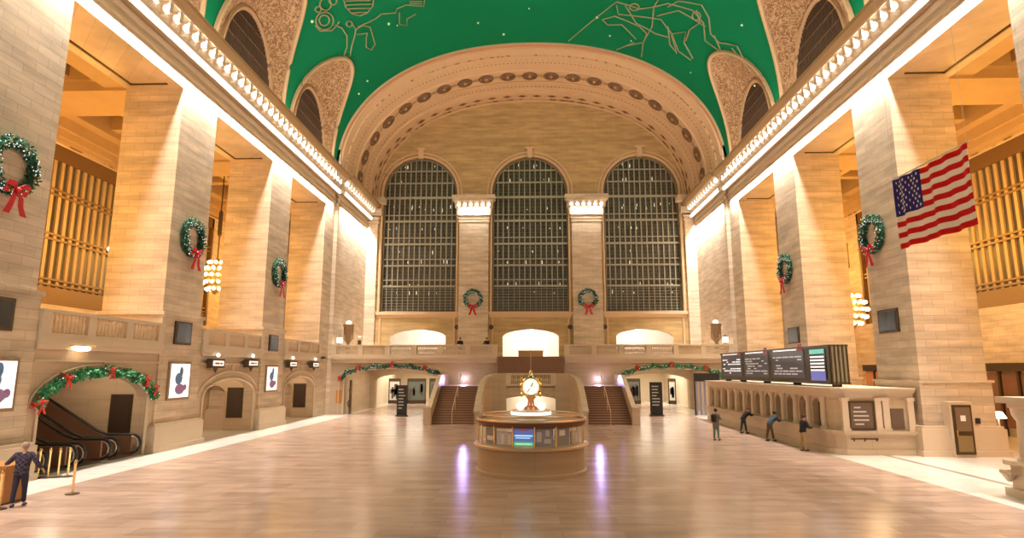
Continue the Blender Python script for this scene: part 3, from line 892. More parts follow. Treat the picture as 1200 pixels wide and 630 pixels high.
# central upper flight
NS = 15
def flight(name, label, x0, x1, y0, z0, n, rise, run, group, rail=True, rail_x=None):
    t = thing(name, label, 'stairs', ((x0 + x1) / 2, y0, z0), group)
    m = MB()
    for i in range(n):
        m.box(x0, x1, y0 + i * run, y0 + n * run, z0 + i * rise, z0 + (i + 1) * rise)
    obj('step', m, STEP, t)
    m = MB()
    for i in range(n):
        m.box(x0, x1, y0 + i * run - 0.025, y0 + (i + 1) * run, z0 + (i + 1) * rise - 0.03, z0 + (i + 1) * rise + 0.004)
    obj('tread', m, TREAD, t)
    cx = rail_x if rail_x is not None else (x0 + x1) / 2
    a = Vector((cx, y0 - 0.1, z0 + 0.95)); b_ = Vector((cx, y0 + n * run, z0 + n * rise + 0.95))
    m = MB().tube([a + Vector((0, 0, -0.95)), a, b_, b_ + Vector((0, 0, -0.95))], 0.03, 6)
    for q in (0.33, 0.66):
        p = a.lerp(b_, q); m.tube([p, p - Vector((0, 0, 0.95))], 0.03, 6)
    obj('handrail', m, mat('pale_handrail', (.62, .46, .32), .35, metal=.4), t)
    return t
flight('staircase', 'central brown staircase climbing from the landing to the bright upper arch', -2.85, 2.85, 50.7, 2.6, 15, 0.164, 0.27, 'marble staircases')
flight('staircase', 'brown staircase with a middle rail left of the central landing', -7.3, -4.15, 45.0, 0, 16, 0.1625, 0.32, 'marble staircases')
flight('staircase', 'brown staircase with a middle rail right of the central landing', 4.15, 7.3, 45.0, 0, 16, 0.1625, 0.32, 'marble staircases')
# landing block with the low arch under it
m = MB()
strip_wall(m, lambda u, z, d: (u, 50.2 + d, z), -4.15, 4.15, 0, 2.6, [(-2.8, 2.8, 0, 1.05, 0.85)], 1.2)
m.box(-7.6, -2.9, 50.2, YB, 2.5, 2.6).box(2.9, 7.6, 50.2, YB, 2.5, 2.6).box(-2.9, 2.9, 50.2, 50.72, 2.5, 2.6)
m.box(-4.15, -2.87, 51.4, YB, 0, 2.5).box(2.87, 4.15, 51.4, YB, 0, 2.5)
m.tube([(u, 50.18, z) for u, z in arch_path(-2.8, 2.8, 0, 1.05, .85)], .07, 5)
struct('wall_far', m, LOWST)
struct('wall_far', MB().box(-2.87, 2.87, 53.6, YB, 0, 2.5).box(-2.87, 2.87, 51.4, 53.6, 2.3, 2.5), LOB)
# curved parapets hugging the landing and running down beside each flight
for s in (-1, 1):
    pl = [(2.0, 50.25, 3.62), (2.7, 50.2, 3.62), (3.2, 50.1, 3.55), (3.55, 49.8, 3.4), (3.8, 49.2, 3.1), (3.9, 48.2, 2.62), (3.95, 46.8, 1.9), (3.95, 45.4, 1.2), (3.95, 44.8, 0.95)]
    m = MB()
    path = []
    vs = []
    for i, (x, y, zt) in enumerate(pl):
        a = Vector(pl[max(0, i - 1)][:2]); b_ = Vector(pl[min(len(pl) - 1, i + 1)][:2]); tdir = (b_ - a).normalized(); nrm = Vector((tdir.y, -tdir.x))
        path.append((Vector((x, y)), nrm, zt))
    prof = [(-0.15, 0, 0), (-0.15, 1, -0.14), (-0.22, 1, -0.14), (-0.22, 1, 0), (0.22, 1, 0), (0.22, 1, -0.14), (0.15, 1, -0.14), (0.15, 0, 0)]
    vs = []
    for p, nr, zt in path:
        for off, top, dz in prof:
            q = p + nr * off
            vs.append((s * q.x, q.y, (zt if top else 0) + dz))
    k = len(prof); fs = []
    for i in range(len(path) - 1):
        for j in range(k): fs.append((i * k + j, i * k + (j + 1) % k, (i + 1) * k + (j + 1) % k, (i + 1) * k + j))
    fs.append(tuple(range(k))); fs.append(tuple((len(path) - 1) * k + j for j in range(k)))
    m.add(vs, fs)
    o = obj('stair_parapet', m, LOWST)
    tag(o, 'solid curved stone parapet sweeping down the inner side of the %s staircase' % ('left' if s < 0 else 'right'), 'parapet', 'stair parapets')
    # outer string wall
    m = MB()
    A = [(s * 7.3, 44.7), (s * 7.65, 44.7)]
    m.add([(s * 7.3, 44.7, 0), (s * 7.3, 50.2, 0), (s * 7.3, 50.2, 3.5), (s * 7.3, 44.7, 0.9), (s * 7.65, 44.7, 0), (s * 7.65, 50.2, 0), (s * 7.65, 50.2, 3.5), (s * 7.65, 44.7, 0.9)],
          [(0, 1, 2, 3), (7, 6, 5, 4), (0, 3, 7, 4), (1, 5, 6, 2), (3, 2, 6, 7), (0, 4, 5, 1)])
    m.box(s * 7.3, s * 7.65, 50.2, YB, 0, 3.5)
    m.box(s * 7.2, s * 7.75, 44.4, 44.9, 0, 1.25)
    o = obj('stair_parapet', m, LOWST)
    tag(o, 'straight sloping stone parapet on the outer side of the %s staircase' % ('left' if s < 0 else 'right'), 'parapet', 'stair parapets')
def_b = balustrade('balustrade', 'short stone balustrade across the front of the central landing, above the low arch', lambda t, o: (-2.05 + t, 50.25), 4.1, None, 2, 8, z0=2.58)
# violet-white spotlights high on the wall over each side flight
for s in (-1, 1):
    side = 'left' if s < 0 else 'right'
    t = thing('spotlight', 'bright violet-white spotlight on the wall above the %s staircase' % side, 'spotlight', (s * 5.9, YB - 0.05, 3.15), 'spotlights over the stairs')
    obj('lamp_head', MB().sphere((s * 5.9, YB - 0.35, 3.15), 0.15, 12, 8), VIOLET, t, smooth=True)
    obj('bracket', MB().tube([(s * 5.9, YB, 3.3), (s * 5.9, YB - 0.3, 3.3), (s * 5.9, YB - 0.35, 3.22)], 0.04, 6), BRONZE, t)

# torcheres, candle posts and a small lit lantern on the balcony
for s in (-1, 1):
    side = 'left' if s < 0 else 'right'
    x = s * 17.0; y = 56.3
    t = thing('torchere', 'tall bronze flared torchere standing on the far balcony by the %s wall' % side, 'torchere', (x, y, ZB), 'balcony torcheres')
    obj('stem', MB().lathe(x, y, [(0.4, ZB), (0.4, ZB + .15), (0.2, ZB + .3), (0.15, ZB + 1.2), (0.22, ZB + 1.6), (0.16, ZB + 1.7)], 10), mat('torchere_bronze', (0.30, 0.19, 0.10), 0.5, metal=0.3), t, smooth=True)
    obj('bowl', MB().lathe(x, y, [(0.18, ZB + 1.7), (0.35, ZB + 2.1), (0.42, ZB + 2.6), (0.55, ZB + 3.0), (0.45, ZB + 3.0), (0.3, ZB + 2.6)], 12, caps=False), mat('torchere_bronze', (0.3, 0.19, 0.1)), t, smooth=True)
    for q in range(5):
        a = 2 * math.pi * q / 5
        p = (x + .42 * math.cos(a), y + .42 * math.sin(a))
        obj('branch', MB().tube([(x + .1 * math.cos(a), y + .1 * math.sin(a), ZB + 1.3), (p[0], p[1], ZB + 1.7), (p[0], p[1], ZB + 2.7)], 0.06, 5), MATS['torchere_bronze'], t)
    obj('candle_cup', MB().sphere((x, y, ZB + 3.15), 0.28, 8, 5, (1, 1, 0.7)), mat('soft_white_glow', (1, 1, 1), 0.5, emis=(1, 0.9, 0.75), estr=1.2), t)
    t = thing('lantern', 'small square glowing lantern on a post at the %s end of the far balcony' % side, 'lantern', (s * 17.45, YB + 0.6, ZB), 'balcony lanterns')
    obj('post', MB().box(s * 17.6, s * 17.3, YB + .45, YB + .75, ZB, ZB + 1.25), LOWST, t)
    obj('lamp_glass', MB().box(s * 17.65, s * 17.25, YB + .4, YB + .8, ZB + 1.25, ZB + 1.75), mat('lantern_glow', (1, 1, 1), 0.5, emis=(1, 0.85, 0.55), estr=2.0), t)
    obj('lid', MB().lathe(s * 17.45, YB + .6, [(0.3, ZB + 1.75), (0.05, ZB + 1.95)], 4), BRONZE, t)
t = thing('bollard', 'slim dark post standing on the left part of the far balcony', 'post', (-15.9, 56.2, ZB))
obj('shaft', MB().lathe(-15.9, 56.2, [(0.16, ZB), (0.16, ZB + 1.55)], 8), BRONZE, t)
obj('finial', MB().sphere((-15.9, 56.2, ZB + 1.75), 0.2, 8, 5), SMOOTH, t)
# kiosk beyond the central arch
t = thing('kiosk', 'low tan counter inside the bright central upper arch', 'counter', (0, 66.8, ZB))
obj('counter_front', MB().box(-1.35, 1.35, 66.6, 67.2, ZB, ZB + 0.85), mat('tan_counter', (0.45, 0.28, 0.12), 0.5), t)
obj('counter_top', MB().box(-1.45, 1.45, 66.5, 67.3, ZB + 0.85, ZB + 0.93), SMOOTH, t)
for x in (-12.1, 0, 12.1):
    nm = {-12.1: 'left', 0: 'central', 12.1: 'right'}[x]
    g = obj('globe_lamp', MB().sphere((x, 69, 7.75), 0.22, 10, 6), GLOW, smooth=True)
    tag(g, 'glowing globe lamp hanging inside the %s upper arch of the far wall' % nm, 'lamp', 'globe lamps in the upper lobby')

# small round black loudspeakers beside the upper arches
for x in (-7.0 + 2.8, 4.2, -7.9, 7.9):
    where = {-4.2: 'just left of the central upper arch', 4.2: 'just right of the central upper arch', -7.9: 'to the right of the left upper arch', 7.9: 'to the left of the right upper arch'}[round(x, 1)]
    t = thing('loudspeaker', 'small round black loudspeaker on the far wall %s' % where, 'loudspeaker', (x, YF - 0.1, 8.4), 'round wall speakers')
    obj('housing', MB().tube([(x, YF, 8.4), (x, YF - 0.25, 8.4)], 0.24, 12), DARK, t)
    obj('grille', MB().tube([(x, YF - 0.25, 8.4), (x, YF - 0.3, 8.4)], 0.16, 12), BRONZE, t)

# shops and signs beyond the lower arches
def shopfront(x0, x1, y, label, light):
    t = thing('shopfront', label, 'shopfront', ((x0 + x1) / 2, y, 0), 'shopfronts beyond the lower arches')
    obj('frame', MB().box(x0, x1, y, y + 0.15, 2.55, 2.9).box(x0, x0 + .12, y, y + .15, 0, 2.55).box(x1 - .12, x1, y, y + .15, 0, 2.55).box(x0, x1, y, y + .15, 0, 0.4), BRONZE, t)
    obj('display_window', MB().box(x0 + .12, x1 - .12, y + .06, y + .09, .4, 2.55), light, t)
    m = MB(); rnd = random.Random(int(x0 * 10))
    for q in range(9):
        u = x0 + .3 + (x1 - x0 - .6) * rnd.random()
        m.box(u - .12, u + .12, y - 0.02, y + .05, .5 + rnd.random(), 1.6 + rnd.random() * .7)
    obj('merchandise', m, mat('shop_goods', (0.12, 0.09, 0.07), 0.6), t)
WINL = mat('lit_shop_window', (0.5, 0.45, 0.35), 0.3, emis=(0.9, 0.85, 0.7), estr=0.35)
WING = mat('greenish_shop_window', (0.10, 0.11, 0.07), 0.3, emis=(0.6, 0.65, 0.5), estr=0.08)
shopfront(-16.7, -15.3, 72.0, 'narrow lit shopfront seen at the left inside the left lower arch', WINL)
shopfront(-14.5, -12.3, 72.0, 'dark shopfront in the middle of the view through the left lower arch', WING)
shopfront(-11.9, -10.4, 72.0, 'greenish shopfront at the right inside the left lower arch', WING)
shopfront(11.0, 12.7, 72.0, 'bright shopfront at the left inside the right lower arch', WING)
shopfront(15.9, 16.8, 72.0, 'narrow lit shopfront at the right of the view through the right lower arch', WINL)
def totem(x, y, w_, h, label, grp):
    t = thing('information_board', label, 'sign', (x, y, 0), grp)
    obj('panel', MB().box(x - w_ / 2, x + w_ / 2, y - .08, y + .08, 0.12, h), DARK, t)
    obj('foot', MB().box(x - w_ / 2 - .08, x + w_ / 2 + .08, y - .25, y + .25, 0, .12), BRONZE, t)
    m = MB(); rnd = random.Random(int(abs(x)))
    for q in range(7):
        z = h - 0.35 - q * 0.26
        m.box(x - w_ * .35, x - w_ * .35 + w_ * (.3 + .4 * rnd.random()), y - .095, y - .08, z - .05, z + .03)
    obj('print', m, mat('pale_print', (0.55, 0.5, 0.45), 0.5), t)
    return t
totem(-11.0, 52.6, 0.85, 2.6, 'freestanding black information board in front of the left lower arch', 'black information boards')
totem(10.75, 53.5, 1.05, 2.85, 'freestanding black information board in front of the right lower arch', 'black information boards')
o = obj('notice_board', MB().box(-17.35, -16.95 + .1, YB - 0.06, YB, 0.95, 2.1), mat('orange_brown_notice', (0.50, 0.20, 0.03), 0.5))
tag(o, 'orange-brown notice board on the wall left of the left lower arch', 'notice board')
t = thing('bronze_gate', 'folded dark bronze gate at the left jamb of the left lower arch', 'gate', (-16.1, YB + .2, 0))
obj('leaf', MB().box(-16.2, -16.08, YB + .05, YB + .5, 0, 3.0), BRONZE, t)
obj('scroll', MB().tube([(-16.14, YB + .05, 0.5), (-16.3, YB, 1.0), (-16.0, YB - .05, 1.5), (-16.2, YB, 2.2)], 0.06, 5), BRONZE, t)
t = thing('accordion_gate', 'tall folded gate of pale violet slats at the right of the right lower arch', 'gate', (15.5, YB - .25, 0))
for q in range(6):
    x = 14.35 + q * 0.36
    obj('slat', MB().box(x, x + .16, YB - .35, YB - .2, 0.05, 2.9), mat('violet_grey_slat', (0.30, 0.27, 0.38), 0.4, metal=.3), t)
obj('frame', MB().box(14.25, 16.45, YB - .38, YB - .15, 2.9, 3.6).box(14.25, 14.33, YB - .38, YB - .15, 0, 2.9).box(16.4, 16.48, YB - .38, YB - .15, 0, 2.9), DARK, t)

# ================================================================ LEFT ARCADE
BLEFT = BAYS[1:]
for bi, b in enumerate(BLEFT):
    ya, yb = b - 3.78, b + 3.78
    m = MB()
    if bi == 0: op = (b - 3.3, b + 3.25, 0, 2.55, 1.15)
    else: op = (b - 3.2, b + 3.2, 0, 2.35, 1.05)
    strip_wall(m, lambda u, z, d: (-18.25 - d, u, z), ya, yb, 0, ZB, [op], 0.5)
    xin = -27.5 if bi == 0 else -22.5
    # side walls, back and ceiling of the passage
    m.box(-18.75, xin, op[0] - 0.2, op[0], 0, 4.85)
    if bi == 0: m.box(-18.75, xin, op[1], op[1] + 0.2, 0, 4.85)
    else: strip_wall(m, lambda u, z, d: (u, op[1] + d, z), xin, -18.75, 0, 4.85, [(-21.55, -20.15, 0, 2.35, 0.5)], 1.0); m.box(-21.8, -19.9, op[1] + 1.0, op[1] + 1.2, 0, 3.2)
    if bi == 0: m.box(xin - .2, xin, op[0], op[1], 0, 4.85)
    else: m.box(xin - .2, xin, op[0], op[1], 0, 4.85)
    struct('wall_left', m, LOWST)
    struct('floor', MB().box(-18.3, -28.4, ya - 1.9, yb + 1.9, 4.85, ZB), LOWST)
    m = MB()
    m.box(-18.25, -17.98, ya, yb, 4.86, 5.1).box(-18.25, -18.08, ya, yb, 4.66, 4.86).box(-18.25, -18.14, ya, yb, 4.2, 4.28)
    m.tube([(-18.22, u, z) for u, z in arch_path(op[0], op[1], 0, op[3], op[4])], 0.08, 5)
    m.tube([(-18.22, u, z) for u, z in arch_path(op[0] - .42, op[1] + .42, 2.2, op[3], op[4] + .42, legs=False)], 0.05, 5)
    if bi == 0:
        for q in range(27):
            a = math.pi * (q + .5) / 27
            y0 = (op[0] + op[1]) / 2 - math.cos(a) * (op[1] - op[0] + .42) / 2; z0 = op[3] + (op[4] + .24) * math.sin(a)
            m.box(-18.25, -18.17, y0 - .05, y0 + .05, z0 - .14, z0 + .14)
    m.box(-18.25, -18.15, b - .06, b + .06, 3.8, 4.2)
    struct('trim_9', m, SMOOTH)
    balustrade('balustrade', ['stone balustrade above the escalator arch, nearest bay of the left arcade', 'stone balustrade in the middle bay of the left arcade, between two dark monitors', 'stone balustrade in the farthest bay of the left arcade'][bi],
               lambda t, o, ya=ya: (-18.18, ya + t), yb - ya, 'balustrades of the left arcade', 3, 9, z0=5.1)
    # louvred dark panel on the far side wall of the passage
    t = thing('dark_panel', ['dark bronze panel on the wall beside the escalators', 'narrow dark bronze panel in the middle arcade passage', 'narrow dark bronze panel in the farthest arcade passage'][bi], 'panel', (-19.45, op[1], 0.85), 'bronze wall panels of the arcade')
    obj('frame', MB().box(-19.98, -18.92, op[1] - 0.05, op[1], 0.8, 2.75), BRONZE, t)
    obj('infill', MB().box(-19.88, -19.02, op[1] - 0.07, op[1] - .04, 0.9, 2.65), PANEL, t)
# escalators
esc_src = None
for k, (ya, yb) in enumerate([(26.95, 28.45), (24.95, 26.45), (22.95, 24.45)]):
    nm = ['farthest of the three escalators, along the beige side wall', 'middle one of the three escalators under the garlanded arch', 'nearest of the three escalators, behind the man in dark clothes'][k]
    t = thing('escalator', nm, 'escalator', (-18.4, (ya + yb) / 2, 0), 'escalators under the garlanded arch')
    def zf(x): return 0 if x > -19.9 else (-(x + 19.9)) * 0.577
    xs = [-18.5, -19.2, -19.7, -20.2, -21, -22, -23, -24, -25, -26, -27]
    for side, y in (('near', ya), ('far', yb)):
        m = MB()
        for x0, x1 in zip(xs[:-1], xs[1:]):
            for yy in (y - .05, y + .05):
                m.quad((x0, yy, zf(x0) + .0), (x1, yy, zf(x1)), (x1, yy, zf(x1) + .88), (x0, yy, zf(x0) + .88))
            m.quad((x0, y - .05, zf(x0) + .88), (x1, y - .05, zf(x1) + .88), (x1, y + .05, zf(x1) + .88), (x0, y + .05, zf(x0) + .88))
        m.quad((-18.5, y - .05, 0), (-18.5, y + .05, 0), (-18.5, y + .05, .88), (-18.5, y - .05, .88))
        obj('balustrade_panel', m, mat('escalator_bronze', (0.34, 0.19, 0.12), 0.3, metal=0.5), t)
        path = [(x, y, zf(x) + .95) for x in xs[::-1]]
        path += [(-18.5 + .42 * math.sin(R(a)), y, .53 + .42 * math.cos(R(a))) for a in (20, 50, 80, 110, 140, 170)]
        path += [(-18.9, y, .12)]
        obj('handrail', MB().tube(path, 0.06, 6), RUBBER, t, smooth=True)
        path2 = [(p[0], p[1], p[2] - .09) for p in path[:len(xs)]] + [(-18.5 + .33 * math.sin(R(a)), y, .53 + .33 * math.cos(R(a))) for a in (20, 50, 80, 110, 140, 170)]
        obj('trim_strip', MB().tube(path2, 0.035, 5), mat('pale_escalator_trim', (0.7, 0.62, 0.5), 0.3, metal=0.7), t, smooth=True)
    m = MB()
    x = -19.5; z = 0.05
    while x > -27:
        m.box(x, x - .42, ya + .1, yb - .1, zf(x) - .3, zf(x) + .02); x -= .4
    m.box(-18.4, -19.5, ya + .05, yb - .05, 0, .04)
    obj('steps', m, mat('escalator_step', (0.12, 0.1, 0.09), 0.4, metal=0.6), t)
# sign boxes over the arcade passages
def sign_box(y, z, idx, label):
    t = thing('sign_box', label, 'sign', (-18.1, y, z), 'hanging sign boxes of the left arcade')
    obj('housing', MB().box(-18.05, -17.75, y - .72, y + .72, z, z + .52), BRONZE, t)
    obj('lit_face', MB().box(-17.75, -17.73, y - .58, y + .58, z + .12, z + .4), mat('sign_face', (.8, .8, .75), 0.5, emis=(1, .95, .85), estr=.9), t)
    obj('lettering', MB().box(-17.73, -17.72, y - .42, y + .1, z + .2, z + .31).box(-17.73, -17.72, y + .18, y + .42, z + .2, z + .31), mat('sign_letter', (.25, .15, .12), 0.5), t)
    obj('spot_lamp', MB().sphere((-17.85, y + .1, z + .72), .11, 8, 5), GLOW, t)
    obj('bracket', MB().lathe(-17.9, y, [(.02, z - .28), (.14, z)], 8), BRONZE, t)
sign_box(34.35, 4.0, 0, 'lit sign box over the middle arcade passage, next to the pier with the second wreath')
sign_box(38.75, 4.05, 1, 'lit sign box over the far half of the middle arcade passage')
sign_box(45.4, 4.05, 2, 'lit sign box over the near half of the farthest arcade passage')
sign_box(50.2, 4.05, 3, 'lit sign box over the far half of the farthest arcade passage')
t = thing('ceiling_lamp', 'oval lamp glowing under the balcony edge above the escalator arch', 'lamp', (-18.0, 23.9, 4.75))
obj('diffuser', MB().sphere((-18.02, 24.0, 4.74), .3, 10, 6, (.5, 1.6, .4)), GLOWW, t); obj('rim', MB().box(-18.2, -17.9, 23.4, 24.6, 4.82, 4.88), BRASS, t)

# posters, monitors on the pier faces
def screen(y, z0, z1, hw, label, face, name, cat, grp, art=None):
    t = thing(name, label, cat, (-18.42, y, z0), grp)
    x = -(W - 0.12)
    obj('frame', MB().box(x, x + .1, y - hw - .12, y + hw + .12, z0 - .12, z1 + .12), BRONZE if art is None else mat('tan_frame', (.30, .20, .11), .5), t)
    obj('screen', MB().box(x + .1, x + .12, y - hw, y + hw, z0, z1), face, t)
    if art:
        m = MB(); m.mi = 0
        m.sphere((x + .13, y - .15, z0 + .95), .33, 12, 6, (.03, 1, .9))
        m.sphere((x + .13, y + .05, z0 + 1.3), .16, 8, 5, (.03, 1, 1.6))
        obj('figure', m, mat('poster_blue', (.12, .25, .5), .5), t)
        m = MB(); m.sphere((x + .13, y, z0 + .42), .3, 10, 5, (.03, 1.5, .9)).sphere((x + .13, y + .45, z0 + .5), .16, 8, 5, (.03, 1, 1))
        obj('figure', m, mat('poster_violet', (.35, .2, .45), .5), t)
MON = mat('dark_monitor', (0.03, 0.033, 0.035), 0.25)
AD = mat('lit_poster', (.85, .85, .88), .4, emis=(.95, .95, 1.0), estr=.75)
screen(20.0, 5.35, 6.25, .55, 'dark square monitor on the pier at the left edge, under the largest wreath', MON, 'monitor', 'monitor', 'pier monitors')
screen(31.2, 5.3, 6.25, .62, 'dark square monitor on the left pier between the two nearer balustrades', MON, 'monitor', 'monitor', 'pier monitors')
screen(42.5, 5.3, 6.2, .6, 'dark square monitor on the third left pier, beside the farthest balustrade', MON, 'monitor', 'monitor', 'pier monitors')
screen(20.3, 2.6, 4.2, .75, 'lit white poster cut off by the left edge of the picture', AD, 'lit_poster', 'poster', 'lit posters on the piers', 1)
screen(31.2, 2.5, 4.2, .85, 'lit white poster with blue and violet figures between the escalators and the middle passage', AD, 'lit_poster', 'poster', 'lit posters on the piers', 1)
screen(42.5, 2.5, 4.1, .85, 'lit white poster with blue figures on the third left pier, beyond the middle passage', AD, 'lit_poster', 'poster', 'lit posters on the piers', 1)
for y, z0, z1, lab in ((31.5, 5.75, 6.95, 'dark bronze tablet on the right pier under the nearer right wreath'), (42.8, 5.7, 6.8, 'dark bronze tablet on the right pier under the farther right wreath')):
    t = thing('wall_tablet', lab, 'tablet', (W - .05, y, z0), 'bronze tablets of the right piers')
    obj('frame', MB().box(W - .1, W, y - .85, y + .85, z0, z1), BRONZE, t)
    obj('face', MB().box(W - .12, W - .1, y - .72, y + .72, z0 + .12, z1 - .12), MON, t)
t = thing('wall_cabinet', 'tall dark glazed cabinet at the back of the middle arcade passage', 'cabinet', (-22.0, 40.0, 0))
obj('body', MB().box(-22.4, -21.6, 39.85, 40.12, .3, 2.75), BRONZE, t); obj('glass', MB().box(-22.3, -21.7, 39.82, 39.85, .45, 2.6), MON, t)

# gallery windows (both sides)
GW = 5
for s in (-1, 1):
    for bi, b in enumerate(BAYS + [59.55]):
        if bi == 0: continue
        GW += 1
        gp = mat('amber_window_glass', (0.09, 0.055, 0.02), 0.3, emis=(1.0, 0.62, 0.22), estr=0.06)
        wn = struct('window_%d' % GW, MB().box(s * (WG + .45), s * (WG + .5), b - 4.1, b + 4.1, 7.7, 17.3), gp)
        g = MB()
        for q in range(0, 14):
            y = b - 4.0 + 8.0 * q / 13
            g.box(s * (WG + .18), s * (WG + .3), y - .12, y + .12, 7.7, 17.3)
        obj('mullion', g, mat('gilt_mullion', (0.42, 0.29, 0.14), 0.5, metal=0.1), wn)
        g = MB()
        for z in (8.9, 9.2, 11.6, 11.9, 14.3, 14.6): g.box(s * (WG + .1), s * (WG + .3), b - 4.1, b + 4.1, z - .06, z + .06)
        g.box(s * (WG + .16), s * (WG + .32), b - 4.1, b + 4.1, 7.7, 8.75)
        obj('transom', g, mat('brown_transom', (0.25, 0.15, 0.06), 0.45, metal=0.3), wn)
        g = MB().box(s * (WG + .02), s * (WG + .35), b - 4.1, b - 3.85, 7.7, 17.3).box(s * (WG + .02), s * (WG + .35), b + 3.85, b + 4.1, 7.7, 17.3).box(s * (WG + .02), s * (WG + .35), b - 4.1, b + 4.1, 16.4, 17.3)
        obj('window_frame', g, mat('brown_bronze_frame', (0.17, 0.09, 0.03), 0.5, metal=0.3), wn)

# chandeliers
def chandelier(x, y, z, label):
    t = thing('chandelier', label, 'chandelier', (0, 0, 0), 'gilt globe chandeliers of the galleries')
    obj('stem', MB().tube([(0, 0, 1.5), (0, 0, 19.4 - z)], 0.05, 5).lathe(0, 0, [(.05, 3.2), (.16, 3.4), (.16, 5.2), (.05, 5.4)], 8), BRONZE, t, local=True)
    obj('body', MB().lathe(0, 0, [(.1, 1.5), (.3, 1.3), (.75, .9), (.95, .3), (.95, -.1), (.7, -.7), (.3, -1.1), (.08, -1.35)], 16), GOLD, t, smooth=True, local=True)
    b0 = None
    for (zz, rr, n) in ((1.15, .6, 10), (.65, .98, 14), (.1, 1.12, 16), (-.45, 1.0, 14), (-.95, .62, 10)):
        for q in range(n):
            a = 2 * math.pi * (q + .5 * (n % 4 == 0)) / n
            if b0 is None:
                b0 = obj('bulb', MB().sphere((0, 0, 0), .13, 8, 5), GLOWW, t, smooth=True, local=True); o = b0
            else:
                o = b0.copy(); COL.objects.link(o); o.parent = t
            o.location = (rr * math.cos(a), rr * math.sin(a), zz)
    t.location = (x, y, z)
    return t
ch = chandelier(-24.5, 46.0, 11.0, 'glowing globe chandelier in the left gallery, beside the second wreath')
copy_tree(ch, (-24.5, 35.8, 11.0), 'glowing chandelier mostly hidden behind the left pier, next to the gridded window')
copy_tree(ch, (24.5, 46.9, 8.3), 'glowing globe chandelier in the right gallery, beyond the departure boards')
copy_tree(ch, (24.5, 36.3, 8.3), 'glowing chandelier mostly hidden behind the right pier with the tablet')

# ================================================================ RIGHT SIDE: TICKET OFFICES AND DEPARTURE BOARDS
def ticket_office(y0, y1, xf, openings, end_face, label):
    t = thing('ticket_office', label, 'ticket office', ((xf + W) / 2, (y0 + y1) / 2, 0), 'stone ticket offices')
    xe = xf + 0.35
    # back mass
    m = MB().box(xe + 1.0, W, y0 + 1.0, y1, 0, 2.75).box(xe + .2, xe + 1.0, y0 + 1.0, y1, 2.5, 2.75)
    # plinth and ledge along the front and round the near end
    def ring(px, z0, z1):
        pts = [(xe - px, y1), (xe - px, y0 + .5), (xe - px + .12, y0 + .18 - px * .3), (xe - px + .5, y0 - px), (W - .3, y0 - px)]
        vs = [(x, y, z0) for x, y in pts] + [(W - .3, y1, z0)] + [(x, y, z1) for x, y in pts] + [(W - .3, y1, z1)]
        n = 6
        return vs, [tuple(range(n)), tuple(range(n, 2 * n))] + [(i, (i + 1) % n, n + (i + 1) % n, n + i) for i in range(n)]
    b = MB()
    for px, z0, z1 in ((0.22, 0, .25), (0.12, .25, .85), (0.30, .95, 1.08), (.2, .85, .95)):
        b.add(*ring(px, z0, z1))
    obj('plinth', b, LOWST, t)
    b = MB()
    for px, z0, z1 in ((0.02, 2.6, 2.78), (0.12, 2.78, 2.86), (0.2, 2.86, 2.98), (.28, 2.98, 3.05)):
        b.add(*ring(px, z0, z1))
    obj('cornice', b, SMOOTH, t)
    # arcaded front
    ops = []
    if openings:
        n = openings; p = (y1 - y0 - 1.4) / n
        for i in range(n):
            c = y0 + 1.3 + p * (i + .5); ops.append((c - .5, c + .5, 1.1, 2.05, .45))
    strip_wall(m, lambda u, z, d: (xe + .12 + d, u, z), y0 + .5, y1, 0, 2.65, ops, 0.35)
    strip_wall(m, lambda u, z, d: (xe + .12 + u * .35, y0 + .5 - u * .48, z), 0, 1.0, 0, 2.65, [], 0)
    obj('wall', m, LOWST, t)
    if openings:
        for i, o in enumerate(ops):
            c = (o[0] + o[1]) / 2
            g = MB().box(xe + .42, xe + .46, o[0], o[1], 1.1, 2.5)
            obj('grille', g, mat('bronze_ticket_grille', (0.16, 0.075, 0.03), 0.45, metal=.3), t)
        for i in range(len(ops) + 1):
            c = y0 + 1.3 + p * i
            obj('column', MB().lathe(xe + .06, c, [(.2, 1.08), (.2, 1.16), (.15, 1.2), (.16, 1.6), (.135, 2.3), (.17, 2.36), (.21, 2.45), (.21, 2.6)], 10), SMOOTH, t, smooth=True)
    if end_face:
        ye = y0 + .02
        m = MB().box(xe + .45, W - .3, ye, y0 + 1.1, 0, 2.65)
        obj('end_wall', m, LOWST, t)
        for c in (xe + .42, xe + 1.95, xe + 2.3, W - .5):
            if c < W: obj('pilaster', MB().box(c - .14, c + .14, ye - .14, ye + .05, 1.08, 2.6).box(c - .18, c + .18, ye - .18, ye + .05, 1.08, 1.2).box(c - .18, c + .18, ye - .18, ye + .05, 2.45, 2.6), SMOOTH, t)
        obj('board_frame', MB().box(xe + .58, xe + 1.78, ye - .06, ye, 1.12, 2.45), BRONZE, t)
        obj('display_board', MB().box(xe + .68, xe + 1.68, ye - .08, ye - .05, 1.2, 2.36), mat('board_brown', (.14, .09, .06), .5), t)
        m = MB()
        for q, (w0, w1) in enumerate(((.2, .5), (.15, .75), (.15, .85), (.15, .85), (.2, .6))):
            z = 2.15 - q * .19
            m.box(xe + .65 + w0, xe + .65 + w1, ye - .095, ye - .08, z - .04, z + .03)
        obj('print', m, mat('pale_print', (.55, .5, .45)), t)
        obj('small_window', MB().box(xe + 2.55, xe + 3.15, ye - .04, ye + .02, 1.15, 2.1), mat('board_brown', (.2, .13, .08)), t)
        m = MB().tube([(xe + .55, ye - .16, .72), (xe + 1.8, ye - .16, .72)], .03, 6)
        for q in (0.1, .6, 1.15): m.box(xe + .55 + q, xe + .62 + q, ye - .18, ye, .62, .76)
        obj('rail', m, BRONZE, t)
    return t
